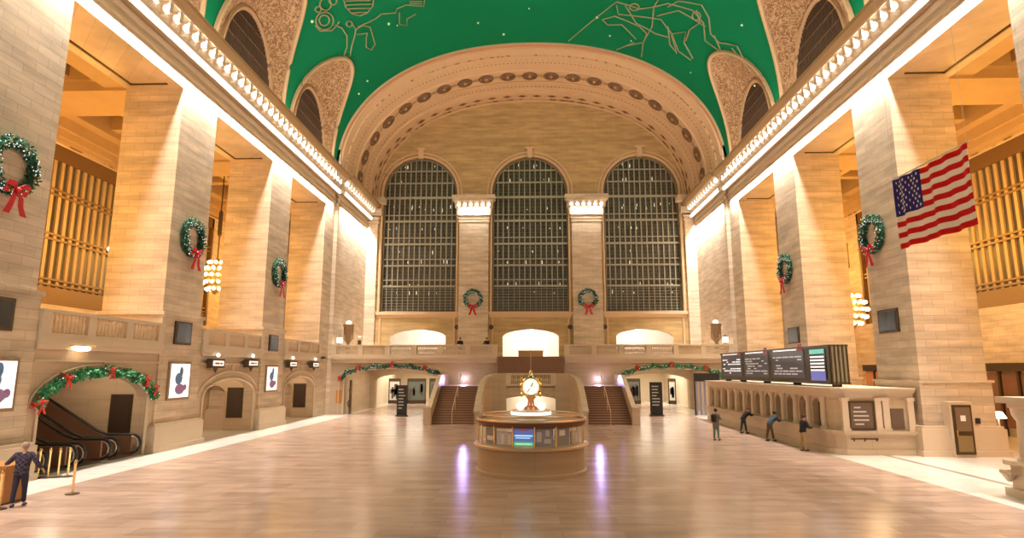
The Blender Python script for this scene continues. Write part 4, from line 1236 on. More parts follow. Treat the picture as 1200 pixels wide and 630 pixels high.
ticket_office(29.75, 50.3, 14.0, 12, True, 'long stone ticket office with a row of bronze arched ticket windows along the right wall')
# nearer office: only its moulded end column shows at the right edge
t = thing('ticket_office', 'end of a second stone ticket office with a corner column, at the right edge', 'ticket office', (16.8, 18.5, 0), 'stone ticket offices')
obj('wall', MB().box(15.45, W, 10, 20.1, 0, 2.85), LOWST, t)
obj('plinth', MB().box(15.15, W, 10, 20.4, 0, .95).box(15.0, W, 10, 20.55, 0, .25).box(15.0, W, 10, 20.5, .95, 1.08), SMOOTH, t)
obj('cornice', MB().box(15.0, W, 10, 20.5, 2.85, 3.05).box(15.2, W, 10, 20.3, 2.7, 2.85), SMOOTH, t)
obj('corner_column', MB().lathe(15.55, 20.1, [(.32, 1.05), (.32, 1.15), (.25, 1.22), (.25, 1.5), (.22, 2.3), (.26, 2.36), (.33, 2.5), (.35, 2.7)], 14), SMOOTH, t, smooth=True)
obj('bracket_shelf', MB().box(14.85, 15.15, 20.0, 20.5, .7, .78).lathe(15.0, 20.3, [(.06, .45), (.22, .7)], 10), SMOOTH, t)

# departure boards on the roof of the long office
SCRN = mat('board_screen', (.035, .035, .04), .3, emis=(.25, .22, .22), estr=.18)
WTXT = mat('board_text', (.8, .8, .8), .5, emis=(.9, .92, .95), estr=.9)
TEAL = mat('board_teal', (.1, .5, .45), .5, emis=(.25, .75, .65), estr=.6)
BLUE = mat('board_blue', (.1, .1, .4), .5, emis=(.22, .22, .6), estr=.6)
MARO = mat('board_maroon', (.3, .05, .06), .5, emis=(.5, .08, .1), estr=.3)
t = thing('departure_board', 'long dark departure board with lit train listings on top of the ticket office', 'departure board', (15.3, 40, 3.05))
XB = 14.95
obj('housing', MB().box(XB, XB + .9, 31.15, 48.6, 3.25, 5.05).box(XB - .05, XB + .95, 31.1, 48.65, 5.05, 5.15).box(XB - .05, XB + .95, 31.1, 48.65, 3.18, 3.27), mat('board_grey', (.10, .09, .075), .4, metal=.3), t)
for y in (31.4, 36, 40.5, 45, 48.3):
    obj('foot', MB().box(XB + .2, XB + .6, y - .1, y + .1, 3.04, 3.2), BRONZE, t)
rnd = random.Random(5)
for k, (ya, yb) in enumerate([(43.9, 48.3), (39.0, 43.3), (34.0, 38.4), (31.5, 33.3)]):
    obj('display_panel', MB().box(XB - .03, XB, ya, yb, 3.45, 4.95), SCRN if k < 3 else MON, t)
    if k < 3:
        obj('header', MB().box(XB - .045, XB - .03, ya + .8, yb - .3, 4.98, 5.12), WTXT, t)
        m = MB()
        for q in range(7):
            z = 4.62 - q * .16
            u = ya + .25
            while u < yb - .5:
                l = .3 + rnd.random() * .7
                if rnd.random() < (.9 if q in (0, 5) else .55): m.box(XB - .045, XB - .03, u, min(u + l, yb - .2), z - .035, z + .035)
                u += l + .15
        obj('listing', m, WTXT if k == 0 else mat('board_dim_text', (.5, .5, .5), .5, emis=(.6, .58, .6), estr=.45), t)
        obj('emblem', MB().box(XB - .045, XB - .03, ya + .1 + 0, ya + .6, 4.9, 5.3) if k else MB().box(XB - .045, XB - .03, ya + .1, ya + .5, 4.9, 5.1), MARO, t)
    else:
        obj('header', MB().box(XB - .045, XB - .03, ya + .1, yb - .1, 4.72, 4.95), TEAL, t)
        m = MB()
        for q in range(5): m.box(XB - .045, XB - .03, ya + .15, yb - .12, 4.52 - q * .17, 4.6 - q * .17)
        obj('listing', m, WTXT, t)
        obj('blue_panel', MB().box(XB - .045, XB - .03, ya + .1, yb - .1, 3.35, 3.82), BLUE, t)
m = MB()
for q in range(5): m.box(XB + .02 + q * .2, XB + .09 + q * .2, 31.06, 31.16, 3.2, 5.15)
obj('side_bars', m, BRONZE, t)
obj('side_glass', MB().box(XB + .02, XB + .88, 31.1, 31.14, 3.3, 5.05), mat('olive_glass', (.28, .26, .17), .25), t)
# second board's end, cut by the right edge
t = thing('departure_board', 'dark glass end of another departure board, at the right edge of the picture', 'departure board', (16.3, 15, 3.05))
obj('housing', MB().box(16.0, 16.9, 8, 19.6, 3.25, 5.6), mat('blue_black_glass', (.05, .07, .08), .2), t)
obj('frame', MB().box(15.95, 16.03, 19.55, 19.68, 3.1, 5.7).box(16.87, 16.95, 19.55, 19.68, 3.1, 5.7).box(15.95, 16.95, 8, 19.68, 5.6, 5.7).box(15.95, 16.95, 8, 19.68, 3.05, 3.25), STEEL, t)

# door in the near right pier, with its notice and phone plate
t = thing('service_door', 'small dark bronze door with glazed top in the base of the right pier', 'door', (19.6, 29.4, 0))
DY = -.42
obj('frame', MB().box(19.1, 20.15, 29.38 + DY, 29.45, 0, 2.45), SMOOTH, t)
obj('leaf', MB().box(19.2, 20.05, 29.32 + DY, 29.39 + DY, .12, 2.32), BRONZE, t)
obj('glass', MB().box(19.3, 19.95, 29.29 + DY, 29.33 + DY, 1.15, 2.2), mat('door_glass', (.2, .13, .08), .3), t)
obj('notice', MB().box(19.5, 19.72, 29.27 + DY, 29.3 + DY, 1.6, 1.85), mat('white_notice', (.8, .8, .8), .5), t)
obj('handle', MB().box(19.25, 19.3, 29.24 + DY, 29.3 + DY, .95, 1.2), BRASS, t)
obj('lower_panel', MB().box(19.3, 19.95, 29.3 + DY, 29.33 + DY, .25, .95), mat('bronze_olive', (.3, .22, .1), .4, metal=.4), t)
t = thing('wall_plate', 'tiny dark plate on the pier base right of the small bronze door', 'plate', (20.6, 29.4, 1.3))
obj('plate', MB().box(20.5, 20.68, 29.3, 29.37, 1.45, 1.7), DARK, t)
t = thing('floor_lamp', 'slender floor lamp with a glowing white shade beyond the right pier', 'lamp', (23.15, 31.5, 0))
obj('pole', MB().tube([(23.2, 31.5, 0.05), (23.1, 31.5, 1.6)], .04, 6), STEEL, t)
obj('base', MB().lathe(23.2, 31.5, [(.25, 0), (.25, .04), (.05, .08)], 12), STEEL, t)
obj('lamp_shade', MB().lathe(23.1, 31.5, [(.36, 1.55), (.2, 1.85)], 14), mat('lit_shade', (1, 1, 1), .5, emis=(1, .9, .75), estr=5), t, smooth=True)
point('floor_lamp_light', (23.1, 31.5, 1.4), 25, WARM, .1)
# dark panelled storefronts at the back of the right gallery
for k, (ya, yb) in enumerate(((27, 33), (33.6, 39.5), (40.3, 46), (47, 53))):
    t = thing('shopfront', ['brown panelled shopfront at the back of the right gallery, nearest the edge of the picture', 'brown panelled shopfront at the back of the right gallery behind the pier', 'brown panelled shopfront in the right gallery beyond the floor lamp', 'reddish shopfront at the back of the right gallery beside the far chandelier'][k], 'shopfront', (WG, (ya + yb) / 2, 0), 'shopfronts of the right gallery')
    obj('fascia', MB().box(WG - .25, WG, ya, yb, 3.8, 4.3), BRONZE, t)
    for q in range(4):
        u = ya + (yb - ya) * q / 4
        obj('panel', MB().box(WG - .1, WG, u + .12, u + (yb - ya) / 4 - .12, .5, 3.7), mat('rosewood_panel', (.22, .10, .05), .5) if k < 3 else mat('reddish_panel', (.45, .15, .05), .5, emis=(1, .4, .1), estr=.15), t)
        obj('stile', MB().box(WG - .18, WG, u - .06, u + .12, 0, 3.8), BRONZE, t)

# ================================================================ INFORMATION BOOTH
BRASS2 = mat('muted_brass', (.72, .52, .33), .35, metal=.75)
BX, BY, BR = 0.0, 24.75, 2.2
t = thing('information_booth', 'round marble information booth with brass-framed glass in the middle of the floor', 'information booth', (BX, BY, 0))
obj('drum', MB().lathe(BX, BY, [(BR - .02, 0), (BR - .02, .12), (BR - .1, .16), (BR - .1, .9), (BR - .04, .98)], 64), block_mat('booth_marble', (.46, .32, .20), (.43, .30, .185), (.36, .25, .16), 2.4, 1.4, rough=.3, var=.12, bump=0), t, smooth=True)
obj('counter_ledge', MB().lathe(BX, BY, [(BR - .06, .98), (BR + .04, 1.0), (BR + .06, 1.08), (BR, 1.13), (BR - .45, 1.13)], 64, caps=False), BRASS2, t, smooth=True)
obj('glass_ring', MB().lathe(BX, BY, [(BR - .14, 1.13), (BR - .14, 1.92)], 64, caps=False), GLASS, t, smooth=True)
for k in range(16):
    a = R(90 / 4 * k + 3.5 - 90)
    x, y = BX + (BR - .12) * math.cos(a), BY + (BR - .12) * math.sin(a)
    obj('mullion', MB().lathe(x, y, [(.045, 1.13), (.03, 1.2), (.03, 1.85), (.045, 1.95)], 8), BRASS, t, smooth=True)
obj('fascia', MB().lathe(BX, BY, [(BR - .1, 1.78), (BR - .09, 1.86), (BR - .04, 1.88), (BR - .04, 1.98), (BR - .12, 2.0), (BR - .3, 1.99), (BR - .3, 1.86)], 64, caps=False), mat('dark_brass', (.16, .07, .035), .4, metal=.5), t, smooth=True)
obj('top_rail', MB().tube([(BX + (BR - .06) * math.cos(R(q * 6)), BY + (BR - .06) * math.sin(R(q * 6)), 2.02) for q in range(60)], .055, 8, closed=True), BRASS2, t, smooth=True)
obj('upper_rail', MB().tube([(BX + (BR - .3) * math.cos(R(q * 6)), BY + (BR - .3) * math.sin(R(q * 6)), 2.16) for q in range(60)], .035, 6, closed=True), BRASS2, t, smooth=True)
obj('roof', MB().lathe(BX, BY, [(BR - .3, 1.99), (BR - .5, 2.05), (1.0, 2.1), (.75, 2.12)], 48, caps=False), mat('pinkish_roof', (.5, .36, .28), .4), t, smooth=True)
obj('central_pier', MB().lathe(BX, BY, [(.7, 0), (.7, 2.1), (.78, 2.12), (.78, 2.32), (.7, 2.34)], 32), SMOOTH, t, smooth=True)
obj('lit_band', MB().lathe(BX, BY, [(.8, 2.16), (.8, 2.27)], 32, caps=False), mat('booth_lit_band', (1, 1, 1), .5, emis=(1, .93, .75), estr=1.6), t)
obj('inner_counter', MB().lathe(BX, BY, [(BR - .45, .75), (BR - .45, 1.1), (BR - 1.0, 1.1), (BR - 1.0, .75)], 48, caps=False), SMOOTH, t, smooth=True)
point('booth_lamp', (BX - .2, BY - 1.35, 1.82), 14, (1, .85, .6), .15)
point('booth_lamp', (BX + .2, BY + 1.1, 1.82), 14, (1, .85, .6), .15)
for s in (-1, 1):
    g = thing('globe_lamp', 'glowing globe lamp on the booth roof %s of the brass clock' % ('left' if s < 0 else 'right'), 'lamp', (s * .42, BY - .45, 2.34), 'globe lamps on the booth roof')
    obj('globe', MB().sphere((s * .42, BY - .45, 2.5), .15, 12, 8), GLOW, g, smooth=True)
    obj('base', MB().lathe(s * .42, BY - .45, [(.08, 2.34), (.05, 2.38)], 10), BRASS, g)
# four-faced clock
t = thing('clock', 'four-faced brass clock with opal dials on top of the information booth', 'clock', (0, BY, 2.34))
obj('stem', MB().lathe(0, BY, [(.25, 2.34), (.25, 2.42), (.14, 2.5), (.12, 2.72), (.2, 2.82), (.24, 2.86)], 16), mat('copper_brass', (.65, .33, .18), .3, metal=.8), t, smooth=True)
obj('body', MB().sphere((0, BY, 3.24), .34, 16, 10), BRASS, t, smooth=True)
obj('finial', MB().lathe(0, BY, [(.16, 3.6), (.07, 3.68), (.05, 3.74), (.075, 3.8), (.01, 3.92)], 12), BRASS, t, smooth=True)
for q in range(4):
    a = R(90 * q - 90)
    d = Vector((math.cos(a), math.sin(a), 0)); sd = Vector((-d.y, d.x, 0)); c = Vector((0, BY, 3.24))
    def pc(r_, an, off): return c + d * off + sd * (math.sin(an) * r_) + Vector((0, 0, math.cos(an) * r_))
    f = MB(); n = 32
    f.add([pc(.33, 2 * math.pi * i / n, .385) for i in range(n)], [tuple(range(n))])
    fo = obj('dial', f, mat('opal_dial', (1, 1, .95), .4, emis=(1, .95, .80), estr=.85), t)
    obj('bezel', MB().tube([pc(.36, 2 * math.pi * i / n, .37) for i in range(n)], .05, 6, closed=True), BRASS, t, smooth=True)
    h = MB()
    h.tube([c + d * .395, pc(.17, R(30), .395)], .02, 4); h.tube([pc(.06, R(210), .395), pc(.25, R(215), .395)], .014, 4)
    obj('hands', h, mat('blue_black_hand', (.03, .06, .1), .4), fo)
    h = MB()
    for k in range(12):
        h.tube([pc(.255, R(30 * k), .392), pc(.305, R(30 * k), .392)], .009, 4)
    obj('hour_marks', h, DARK, fo)
# displays standing behind the booth glass
def booth_disp(a_deg, w_, z0, z1, face, name, label, cat, deco=None):
    a = R(a_deg - 90); c = Vector((BX, BY, 0)) + Vector((math.cos(a), math.sin(a), 0)) * (BR - .24)
    d = Vector((math.cos(a), math.sin(a), 0)); sd = Vector((-d.y, d.x, 0))
    t = thing(name, label, cat, (c.x, c.y, z0), 'displays inside the information booth')
    def slab(u0, u1, z0_, z1_, o0, o1):
        p = []
        for o in (o0, o1):
            for u, z in ((u0, z0_), (u1, z0_), (u1, z1_), (u0, z1_)):
                p.append(c + sd * u + d * o + Vector((0, 0, z)))
        return p, [(0, 1, 2, 3), (7, 6, 5, 4), (0, 1, 5, 4), (1, 2, 6, 5), (2, 3, 7, 6), (3, 0, 4, 7)]
    obj('casing', MB().add(*slab(-w_ / 2 - .02, w_ / 2 + .02, z0 - .02, z1 + .02, -.05, 0)), DARK, t)
    obj('face', MB().add(*slab(-w_ / 2, w_ / 2, z0, z1, 0, .01)), face, t)
    if deco:
        for nm, u0, u1, za, zb, mt in deco:
            obj(nm, MB().add(*slab(u0, u1, za, zb, .01, .02)), mt, t)
booth_disp(-8, .72, 1.17, 1.8, mat('screen_navy', (.02, .05, .25), .3, emis=(.03, .1, .45), estr=.8), 'information_screen', 'lit blue and green information screen in the booth window', 'screen',
    [('caption', -.2, .2, 1.68, 1.74, MARO), ('line', -.33, .33, 1.5, 1.55, mat('screen_cyan', (.3, .7, .9), .3, emis=(.45, .8, 1), estr=1)), ('line', -.3, .25, 1.43, 1.46, MATS['screen_cyan']),
     ('line', -.36, .36, 1.17, 1.3, mat('screen_green', (0, .4, .15), .3, emis=(.02, .55, .2), estr=.8)), ('line', -.3, .3, 1.22, 1.25, WTXT)])
booth_disp(14, .66, 1.17, 1.8, mat('poster_dark', (.12, .09, .12), .5), 'poster', 'dark purplish poster beside the lit screen in the booth window', 'poster',
    [('print', -.28, -.1, 1.3, 1.65, mat('poster_lilac', (.45, .4, .45), .5)), ('print', 0, .25, 1.25, 1.4, MATS['poster_lilac']), ('print', .05, .2, 1.5, 1.72, MATS['poster_lilac'])])
booth_disp(36, .62, 1.17, 1.75, mat('poster_brown', (.10, .06, .04), .5), 'poster', 'dark brown poster with a pale square in the right part of the booth window', 'poster',
    [('print', -.15, .12, 1.5, 1.7, mat('poster_pale', (.7, .6, .5), .5))])
booth_disp(-30, .62, 1.17, 1.62, mat('leaflet_pink', (.55, .4, .36), .5), 'leaflet_rack', 'pale rack of leaflets left of the lit screen in the booth window', 'leaflet rack',
    [('leaflet', -.28 + .15 * q, -.17 + .15 * q, 1.2, 1.55, MATS['poster_pale'] if q % 2 else MATS['poster_lilac']) for q in range(4)])
booth_disp(-51, .6, 1.17, 1.72, mat('poster_brown', (.10, .06, .04), .5), 'poster', 'dark poster at the left side of the booth window', 'poster',
    [('print', -.2, .2, 1.3, 1.45, MATS['poster_pale'])])
booth_disp(58, .6, 1.17, 1.6, mat('leaflet_pink', (.55, .4, .36), .5), 'leaflet_rack', 'pale rack of leaflets at the right side of the booth window', 'leaflet rack',
    [('leaflet', -.28 + .15 * q, -.17 + .15 * q, 1.2, 1.5, MATS['poster_lilac'] if q % 2 else MATS['poster_pale']) for q in range(4)])

# ================================================================ WREATHS AND GARLANDS
def leaf_cloud(path, r, n, size, rnd, flat=None):
    m = MB()
    for _ in range(n):
        i = rnd.randrange(len(path)); p = Vector(path[i]).lerp(Vector(path[(i + 1) % len(path)]) if i + 1 < len(path) else Vector(path[i]), rnd.random())
        d = Vector((rnd.gauss(0, 1), rnd.gauss(0, 1), rnd.gauss(0, 1))).normalized()
        q = p + d * r * rnd.uniform(.3, 1)
        e = Vector((rnd.gauss(0, 1), rnd.gauss(0, 1), rnd.gauss(0, 1))).normalized()
        a = (d * .7 + e * .7).normalized() * size * rnd.uniform(.7, 1.3); b_ = a.cross(e).normalized() * size * .28
        m.add([q - b_, q + a * .5 - b_ * 1.1, q + a, q + a * .5 + b_ * 1.1, q + b_ * .3 + d * size * .15], [(0, 1, 2, 3), (0, 3, 4)])
    return m
rnd = random.Random(11)
def make_bow(c, s=1.0, ax=Vector((0, 1, 0)), nrm=Vector((1, 0, 0))):
    """two loops, two tails and a knot; ax = across the wall, nrm = out of the wall"""
    m = MB(); up = Vector((0, 0, 1)); c = Vector(c)
    for sg in (-1, 1):
        loop = [c + nrm * .02, c + ax * sg * .16 * s + up * .13 * s + nrm * .1 * s, c + ax * sg * .34 * s + up * .12 * s + nrm * .08 * s, c + ax * sg * .36 * s - up * .05 * s + nrm * .02, c + ax * sg * .18 * s - up * .03 * s]
        pts = [(p, up.lerp(nrm, .3).normalized()) for p in loop]
        for (p, u), (q, v) in zip(pts[:-1], pts[1:]):
            m.add([p - u * .07 * s, p + u * .07 * s, q + v * .07 * s, q - v * .07 * s], [(0, 1, 2, 3)])
        tail = [c, c + ax * sg * .1 * s - up * .2 * s + nrm * .08 * s, c + ax * sg * .15 * s - up * .42 * s + nrm * .05 * s, c + ax * sg * .26 * s - up * .66 * s + nrm * .06 * s]
        wd = (.05, .07, .085, .1)
        for i in range(3):
            m.add([tail[i] - ax * wd[i] * s, tail[i] + ax * wd[i] * s, tail[i + 1] + ax * wd[i + 1] * s, tail[i + 1] - ax * wd[i + 1] * s], [(0, 1, 2, 3)])
    m.sphere(c + nrm * .07 * s, .075 * s, 8, 5)
    return m
def wreath():
    """faces +X, hung against x = 0"""
    t = thing('wreath', 'wreath', 'wreath', (0, 0, 0), 'christmas wreaths with red bows')
    ring = [(.17, .86 * math.cos(2 * math.pi * i / 40), .86 * math.sin(2 * math.pi * i / 40)) for i in range(40)]
    obj('backing', MB().tube(ring, .11, 6, closed=True), LEAF, t, local=True)
    obj('greenery', leaf_cloud(ring, .2, 1500, .13, rnd), LEAF, t, local=True)['kind'] = 'stuff'
    obj('bright_sprigs', leaf_cloud(ring, .23, 320, .10, rnd), mat('teal_needles', (.05, .26, .17), .6), t, local=True)['kind'] = 'stuff'
    m = MB()
    for i in range(110):
        p = Vector(ring[rnd.randrange(40)]) + Vector((rnd.uniform(.02, .22), rnd.uniform(-.2, .2), rnd.uniform(-.2, .2)))
        m.sphere(p, .022, 4, 3)
    obj('fairy_lights', m, SPARK, t, local=True)['kind'] = 'stuff'
    m = MB()
    for i in range(26):
        p = Vector(ring[rnd.randrange(40)]) + Vector((rnd.uniform(.1, .22), rnd.uniform(-.15, .15), rnd.uniform(-.15, .15)))
        m.sphere(p, .045, 6, 4)
    obj('baubles', m, GOLD, t, local=True)['kind'] = 'stuff'
    bw = obj('bow', make_bow((.36, 0, -.86), 1.35), RED, t, local=True)
    mod = bw.modifiers.new('thick', 'SOLIDIFY'); mod.thickness = .02
    return t
wr = wreath()
wr.location = (-W, 19.87, 10.95); wr['label'] = 'largest wreath with a red bow, on the left pier nearest the picture edge'
copy_tree(wr, (-W, 31.4, 10.9), 'wreath with a red bow on the second left pier, beside the left chandelier')
copy_tree(wr, (-W, 42.8, 10.8), 'wreath with a red bow on the third left pier, farthest along the left side')
copy_tree(wr, (W, 32.05, 11.0), 'wreath with a red bow on the right pier just left of the flag', rz=math.pi)
copy_tree(wr, (W, 43.2, 10.98), 'wreath with a red bow on the right pier above the departure boards', rz=math.pi)
copy_tree(wr, (-6.17, YF - .36, 11.4), 'wreath on the far pilaster between the left and the central tall window', rz=-math.pi / 2)
copy_tree(wr, (6.17, YF - .36, 11.4), 'wreath on the far pilaster between the central and the right tall window', rz=-math.pi / 2)

def garland(name, label, pts, nrm, ax, nleaf, bows, lsize=.16, r=.17, dark=False, bs=.6):
    base = pts[0]
    t = thing('garland', label, 'garland', base, None)
    obj('greenery', leaf_cloud(pts, r, nleaf, lsize, rnd), LEAF if dark else LEAF2, t)['kind'] = 'stuff'
    obj('sprigs', leaf_cloud(pts, r * 1.1, nleaf // 3, lsize, rnd), mat('pale_green_leaf', (.16, .42, .2), .6) if not dark else mat('teal_needles', (.05, .26, .17)), t)['kind'] = 'stuff'
    obj('core', MB().tube(pts, r * .35, 6), LEAF, t)
    m = MB()
    for i in range(60):
        p = Vector(pts[rnd.randrange(len(pts))]) + Vector((rnd.uniform(-r, r), rnd.uniform(-r, r), rnd.uniform(-r, r))); m.sphere(p, .03, 4, 3)
    obj('fairy_lights', m, SPARK, t)['kind'] = 'stuff'
    for p in bows:
        b_ = obj('bow', make_bow(Vector(p) + Vector(nrm) * r, bs, Vector(ax), Vector(nrm)).join(leaf_cloud([p, p], .28 * bs, 60, .2 * bs + .03, rnd)), mat('red_poinsettia', (.62, .05, .03), .6), t)
        md = b_.modifiers.new('thick', 'SOLIDIFY'); md.thickness = .015
    return t
def swag(knots, sag, n=8):
    out = []
    for a, b_ in zip(knots[:-1], knots[1:]):
        a, b_ = Vector(a), Vector(b_)
        for i in range(n):
            f = i / n; p = a.lerp(b_, f); p.z -= sag * 4 * f * (1 - f); out.append(tuple(p))
    out.append(tuple(knots[-1])); return out
b = BAYS[1]
def apt(a, x=-18.05): return (x, b - .02 - 3.5 * math.cos(a), 2.62 + 1.28 * math.sin(a))
kn = [apt(R(a)) for a in (3, 25, 48, 70, 92, 115, 138, 160, 177)]
garland('garland', 'green garland with red bows over the escalator arch', swag([apt(R(2))] + kn[1:-1] + [apt(R(178))], .1), (1, 0, 0), (0, 1, 0), 1500, [kn[0], kn[2], kn[4], kn[6], kn[7]])
for s, (a0, a1) in ((-1, AL), (1, AR)):
    c = (a0 + a1) / 2; h = (a1 - a0) / 2 + .3
    kn = [(c - h * math.cos(R(a)), YB - .25, 3.2 + 1.2 * math.sin(R(a))) for a in (0, 28, 50, 70, 90, 110, 130, 152, 180)]
    garland('garland', ('dark sagging garland over the left lower arch' if s < 0 else 'green sagging garland over the right lower arch'), swag(kn, .22), (0, -1, 0), (1, 0, 0), 800, [kn[0], kn[2], kn[4], kn[6], kn[8]], r=.13, lsize=.16, dark=(s < 0), bs=.5)

# ================================================================ FLAG
FX = 14.0
FLAGR = mat('flag_red', (.50, .012, .01), .8, spec=.05); FLAGW = mat('flag_white', (.74, .62, .50), .8, spec=.05); FLAGB = mat('flag_blue', (.03, .022, .13), .8, spec=.05)
t = thing('flag', 'large american flag hanging high before the right piers', 'flag', (FX, 20.9, 8.35))
def fpt(u, v):
    """u 0..1 from the far (canton) edge to the near edge, v 0..1 from the top down"""
    y = 22.97 - 4.12 * u - .06 * v
    z = 11.10 - .04 * u - (2.72 - .03 * u) * v - .10 * math.sin(math.pi * u) * (1 - v) * .6
    x = FX + .07 * math.sin(u * 17 + v * 1.5) * (.4 + .6 * v) + .05 * math.sin(u * 31 - v * 2)
    return (x, y, z)
m = MB(); NU = 78; NVs = 3
for r_ in range(13):
    for k in range(NVs):
        v0 = (r_ + k / NVs) / 13; v1 = (r_ + (k + 1) / NVs) / 13
        for i in range(NU):
            u0, u1 = i / NU, (i + 1) / NU
            m.mi = 2 if (u1 <= .4001 and r_ < 7) else (r_ % 2)
            m.quad(fpt(u0, v0), fpt(u1, v0), fpt(u1, v1), fpt(u0, v1))
fl = obj('cloth', m, [FLAGR, FLAGW, FLAGB], t, smooth=True)
md = fl.modifiers.new('thick', 'SOLIDIFY'); md.thickness = .012
m = MB()
for rr in range(9):
    for cc in range(6 if rr % 2 == 0 else 5):
        u = .4 * ((cc * 2 + 1 + (rr % 2)) / 12); v = 7 / 13 * ((rr + 1) / 10)
        for sg in (-1, 1):
            c = Vector(fpt(u, v)) + Vector((sg * .018, 0, 0))
            vs = []
            for q in range(10):
                rad = .075 if q % 2 == 0 else .03
                vs.append(c + Vector((0, math.sin(q * math.pi / 5) * rad, math.cos(q * math.pi / 5) * rad)))
            m.add(vs, [tuple(range(10))])
obj('stars', m, FLAGW, fl)
obj('head_rod', MB().tube([(FX, 23.05, 11.12), (FX, 18.8, 11.08)], .03, 6), STEEL, t)
for y in (22.9, 18.95): obj('wire', MB().tube([(FX, y, 11.1), (FX, y, vprof(FX) - .05)], .008, 4), STEEL, t)

# ================================================================ STANCHIONS, PODIUM
def stanchion(x, y, label, belt=None):
    t = thing('stanchion', label, 'stanchion', (x, y, 0), 'belt stanchions')
    obj('base', MB().lathe(x, y, [(.2, 0), (.2, .03), (.06, .06)], 16), BRONZE, t, smooth=True)
    obj('post', MB().lathe(x, y, [(.035, .05), (.035, .9), (.05, .92), (.05, 1.02), (.02, 1.06)], 10), BRASS, t, smooth=True)
    if belt: obj('belt', MB().box(x - .01, x + .01, min(y, y + belt), max(y, y + belt), .93, .99), RED, t)
stanchion(-14.6, 19.75, 'brass belt stanchion standing alone right of the man in dark clothes')
stanchion(-15.1, 17.6, 'brass belt stanchion in front of the wooden podium at the left edge')
for k in range(4):
    stanchion(-17.15 - .28 * k, 22.85 - .12 * k, ['rightmost of the four stanchions bunched together by the escalators', 'second from the right of the stanchions bunched by the escalators', 'third from the right of the stanchions bunched by the escalators', 'leftmost of the four stanchions bunched together by the escalators'][k])
t = thing('podium', 'orange-brown wooden podium at the left edge beside the man', 'podium', (-15.9, 18.3, 0))
obj('body', MB().box(-16.3, -15.45, 18.1, 18.9, .04, 1.05), mat('orange_wood', (.42, .18, .04), .4, noise=.2, nscale=4), t)
obj('top', MB().box(-16.35, -15.4, 18.05, 18.95, 1.05, 1.1), mat('orange_wood', (.42, .18, .04)), t)
obj('base', MB().box(-16.35, -15.42, 18.07, 18.93, 0, .05), BRONZE, t)

# ================================================================ PEOPLE
def skin_mesh(name, verts, edges, radii, m, parent, sub=2, root=0):
    me = bpy.data.meshes.new(name)
    me.from_pydata([tuple(v) for v in verts], edges, [])
    me.materials.append(m)
    o = bpy.data.objects.new(name, me); COL.objects.link(o)
    md = o.modifiers.new('skin', 'SKIN')
    if not me.skin_vertices: 
        try: me.skin_vertices.new()
        except Exception: pass
    for i, r_ in enumerate(radii):
        sv = me.skin_vertices[0].data[i]
        sv.radius = r_ if isinstance(r_, tuple) else (r_, r_)
        sv.use_root = (i == root)
    md.use_smooth_shade = True
    sd = o.modifiers.new('sub', 'SUBSURF'); sd.levels = sub; sd.render_levels = sub
    o.parent = parent
    return o

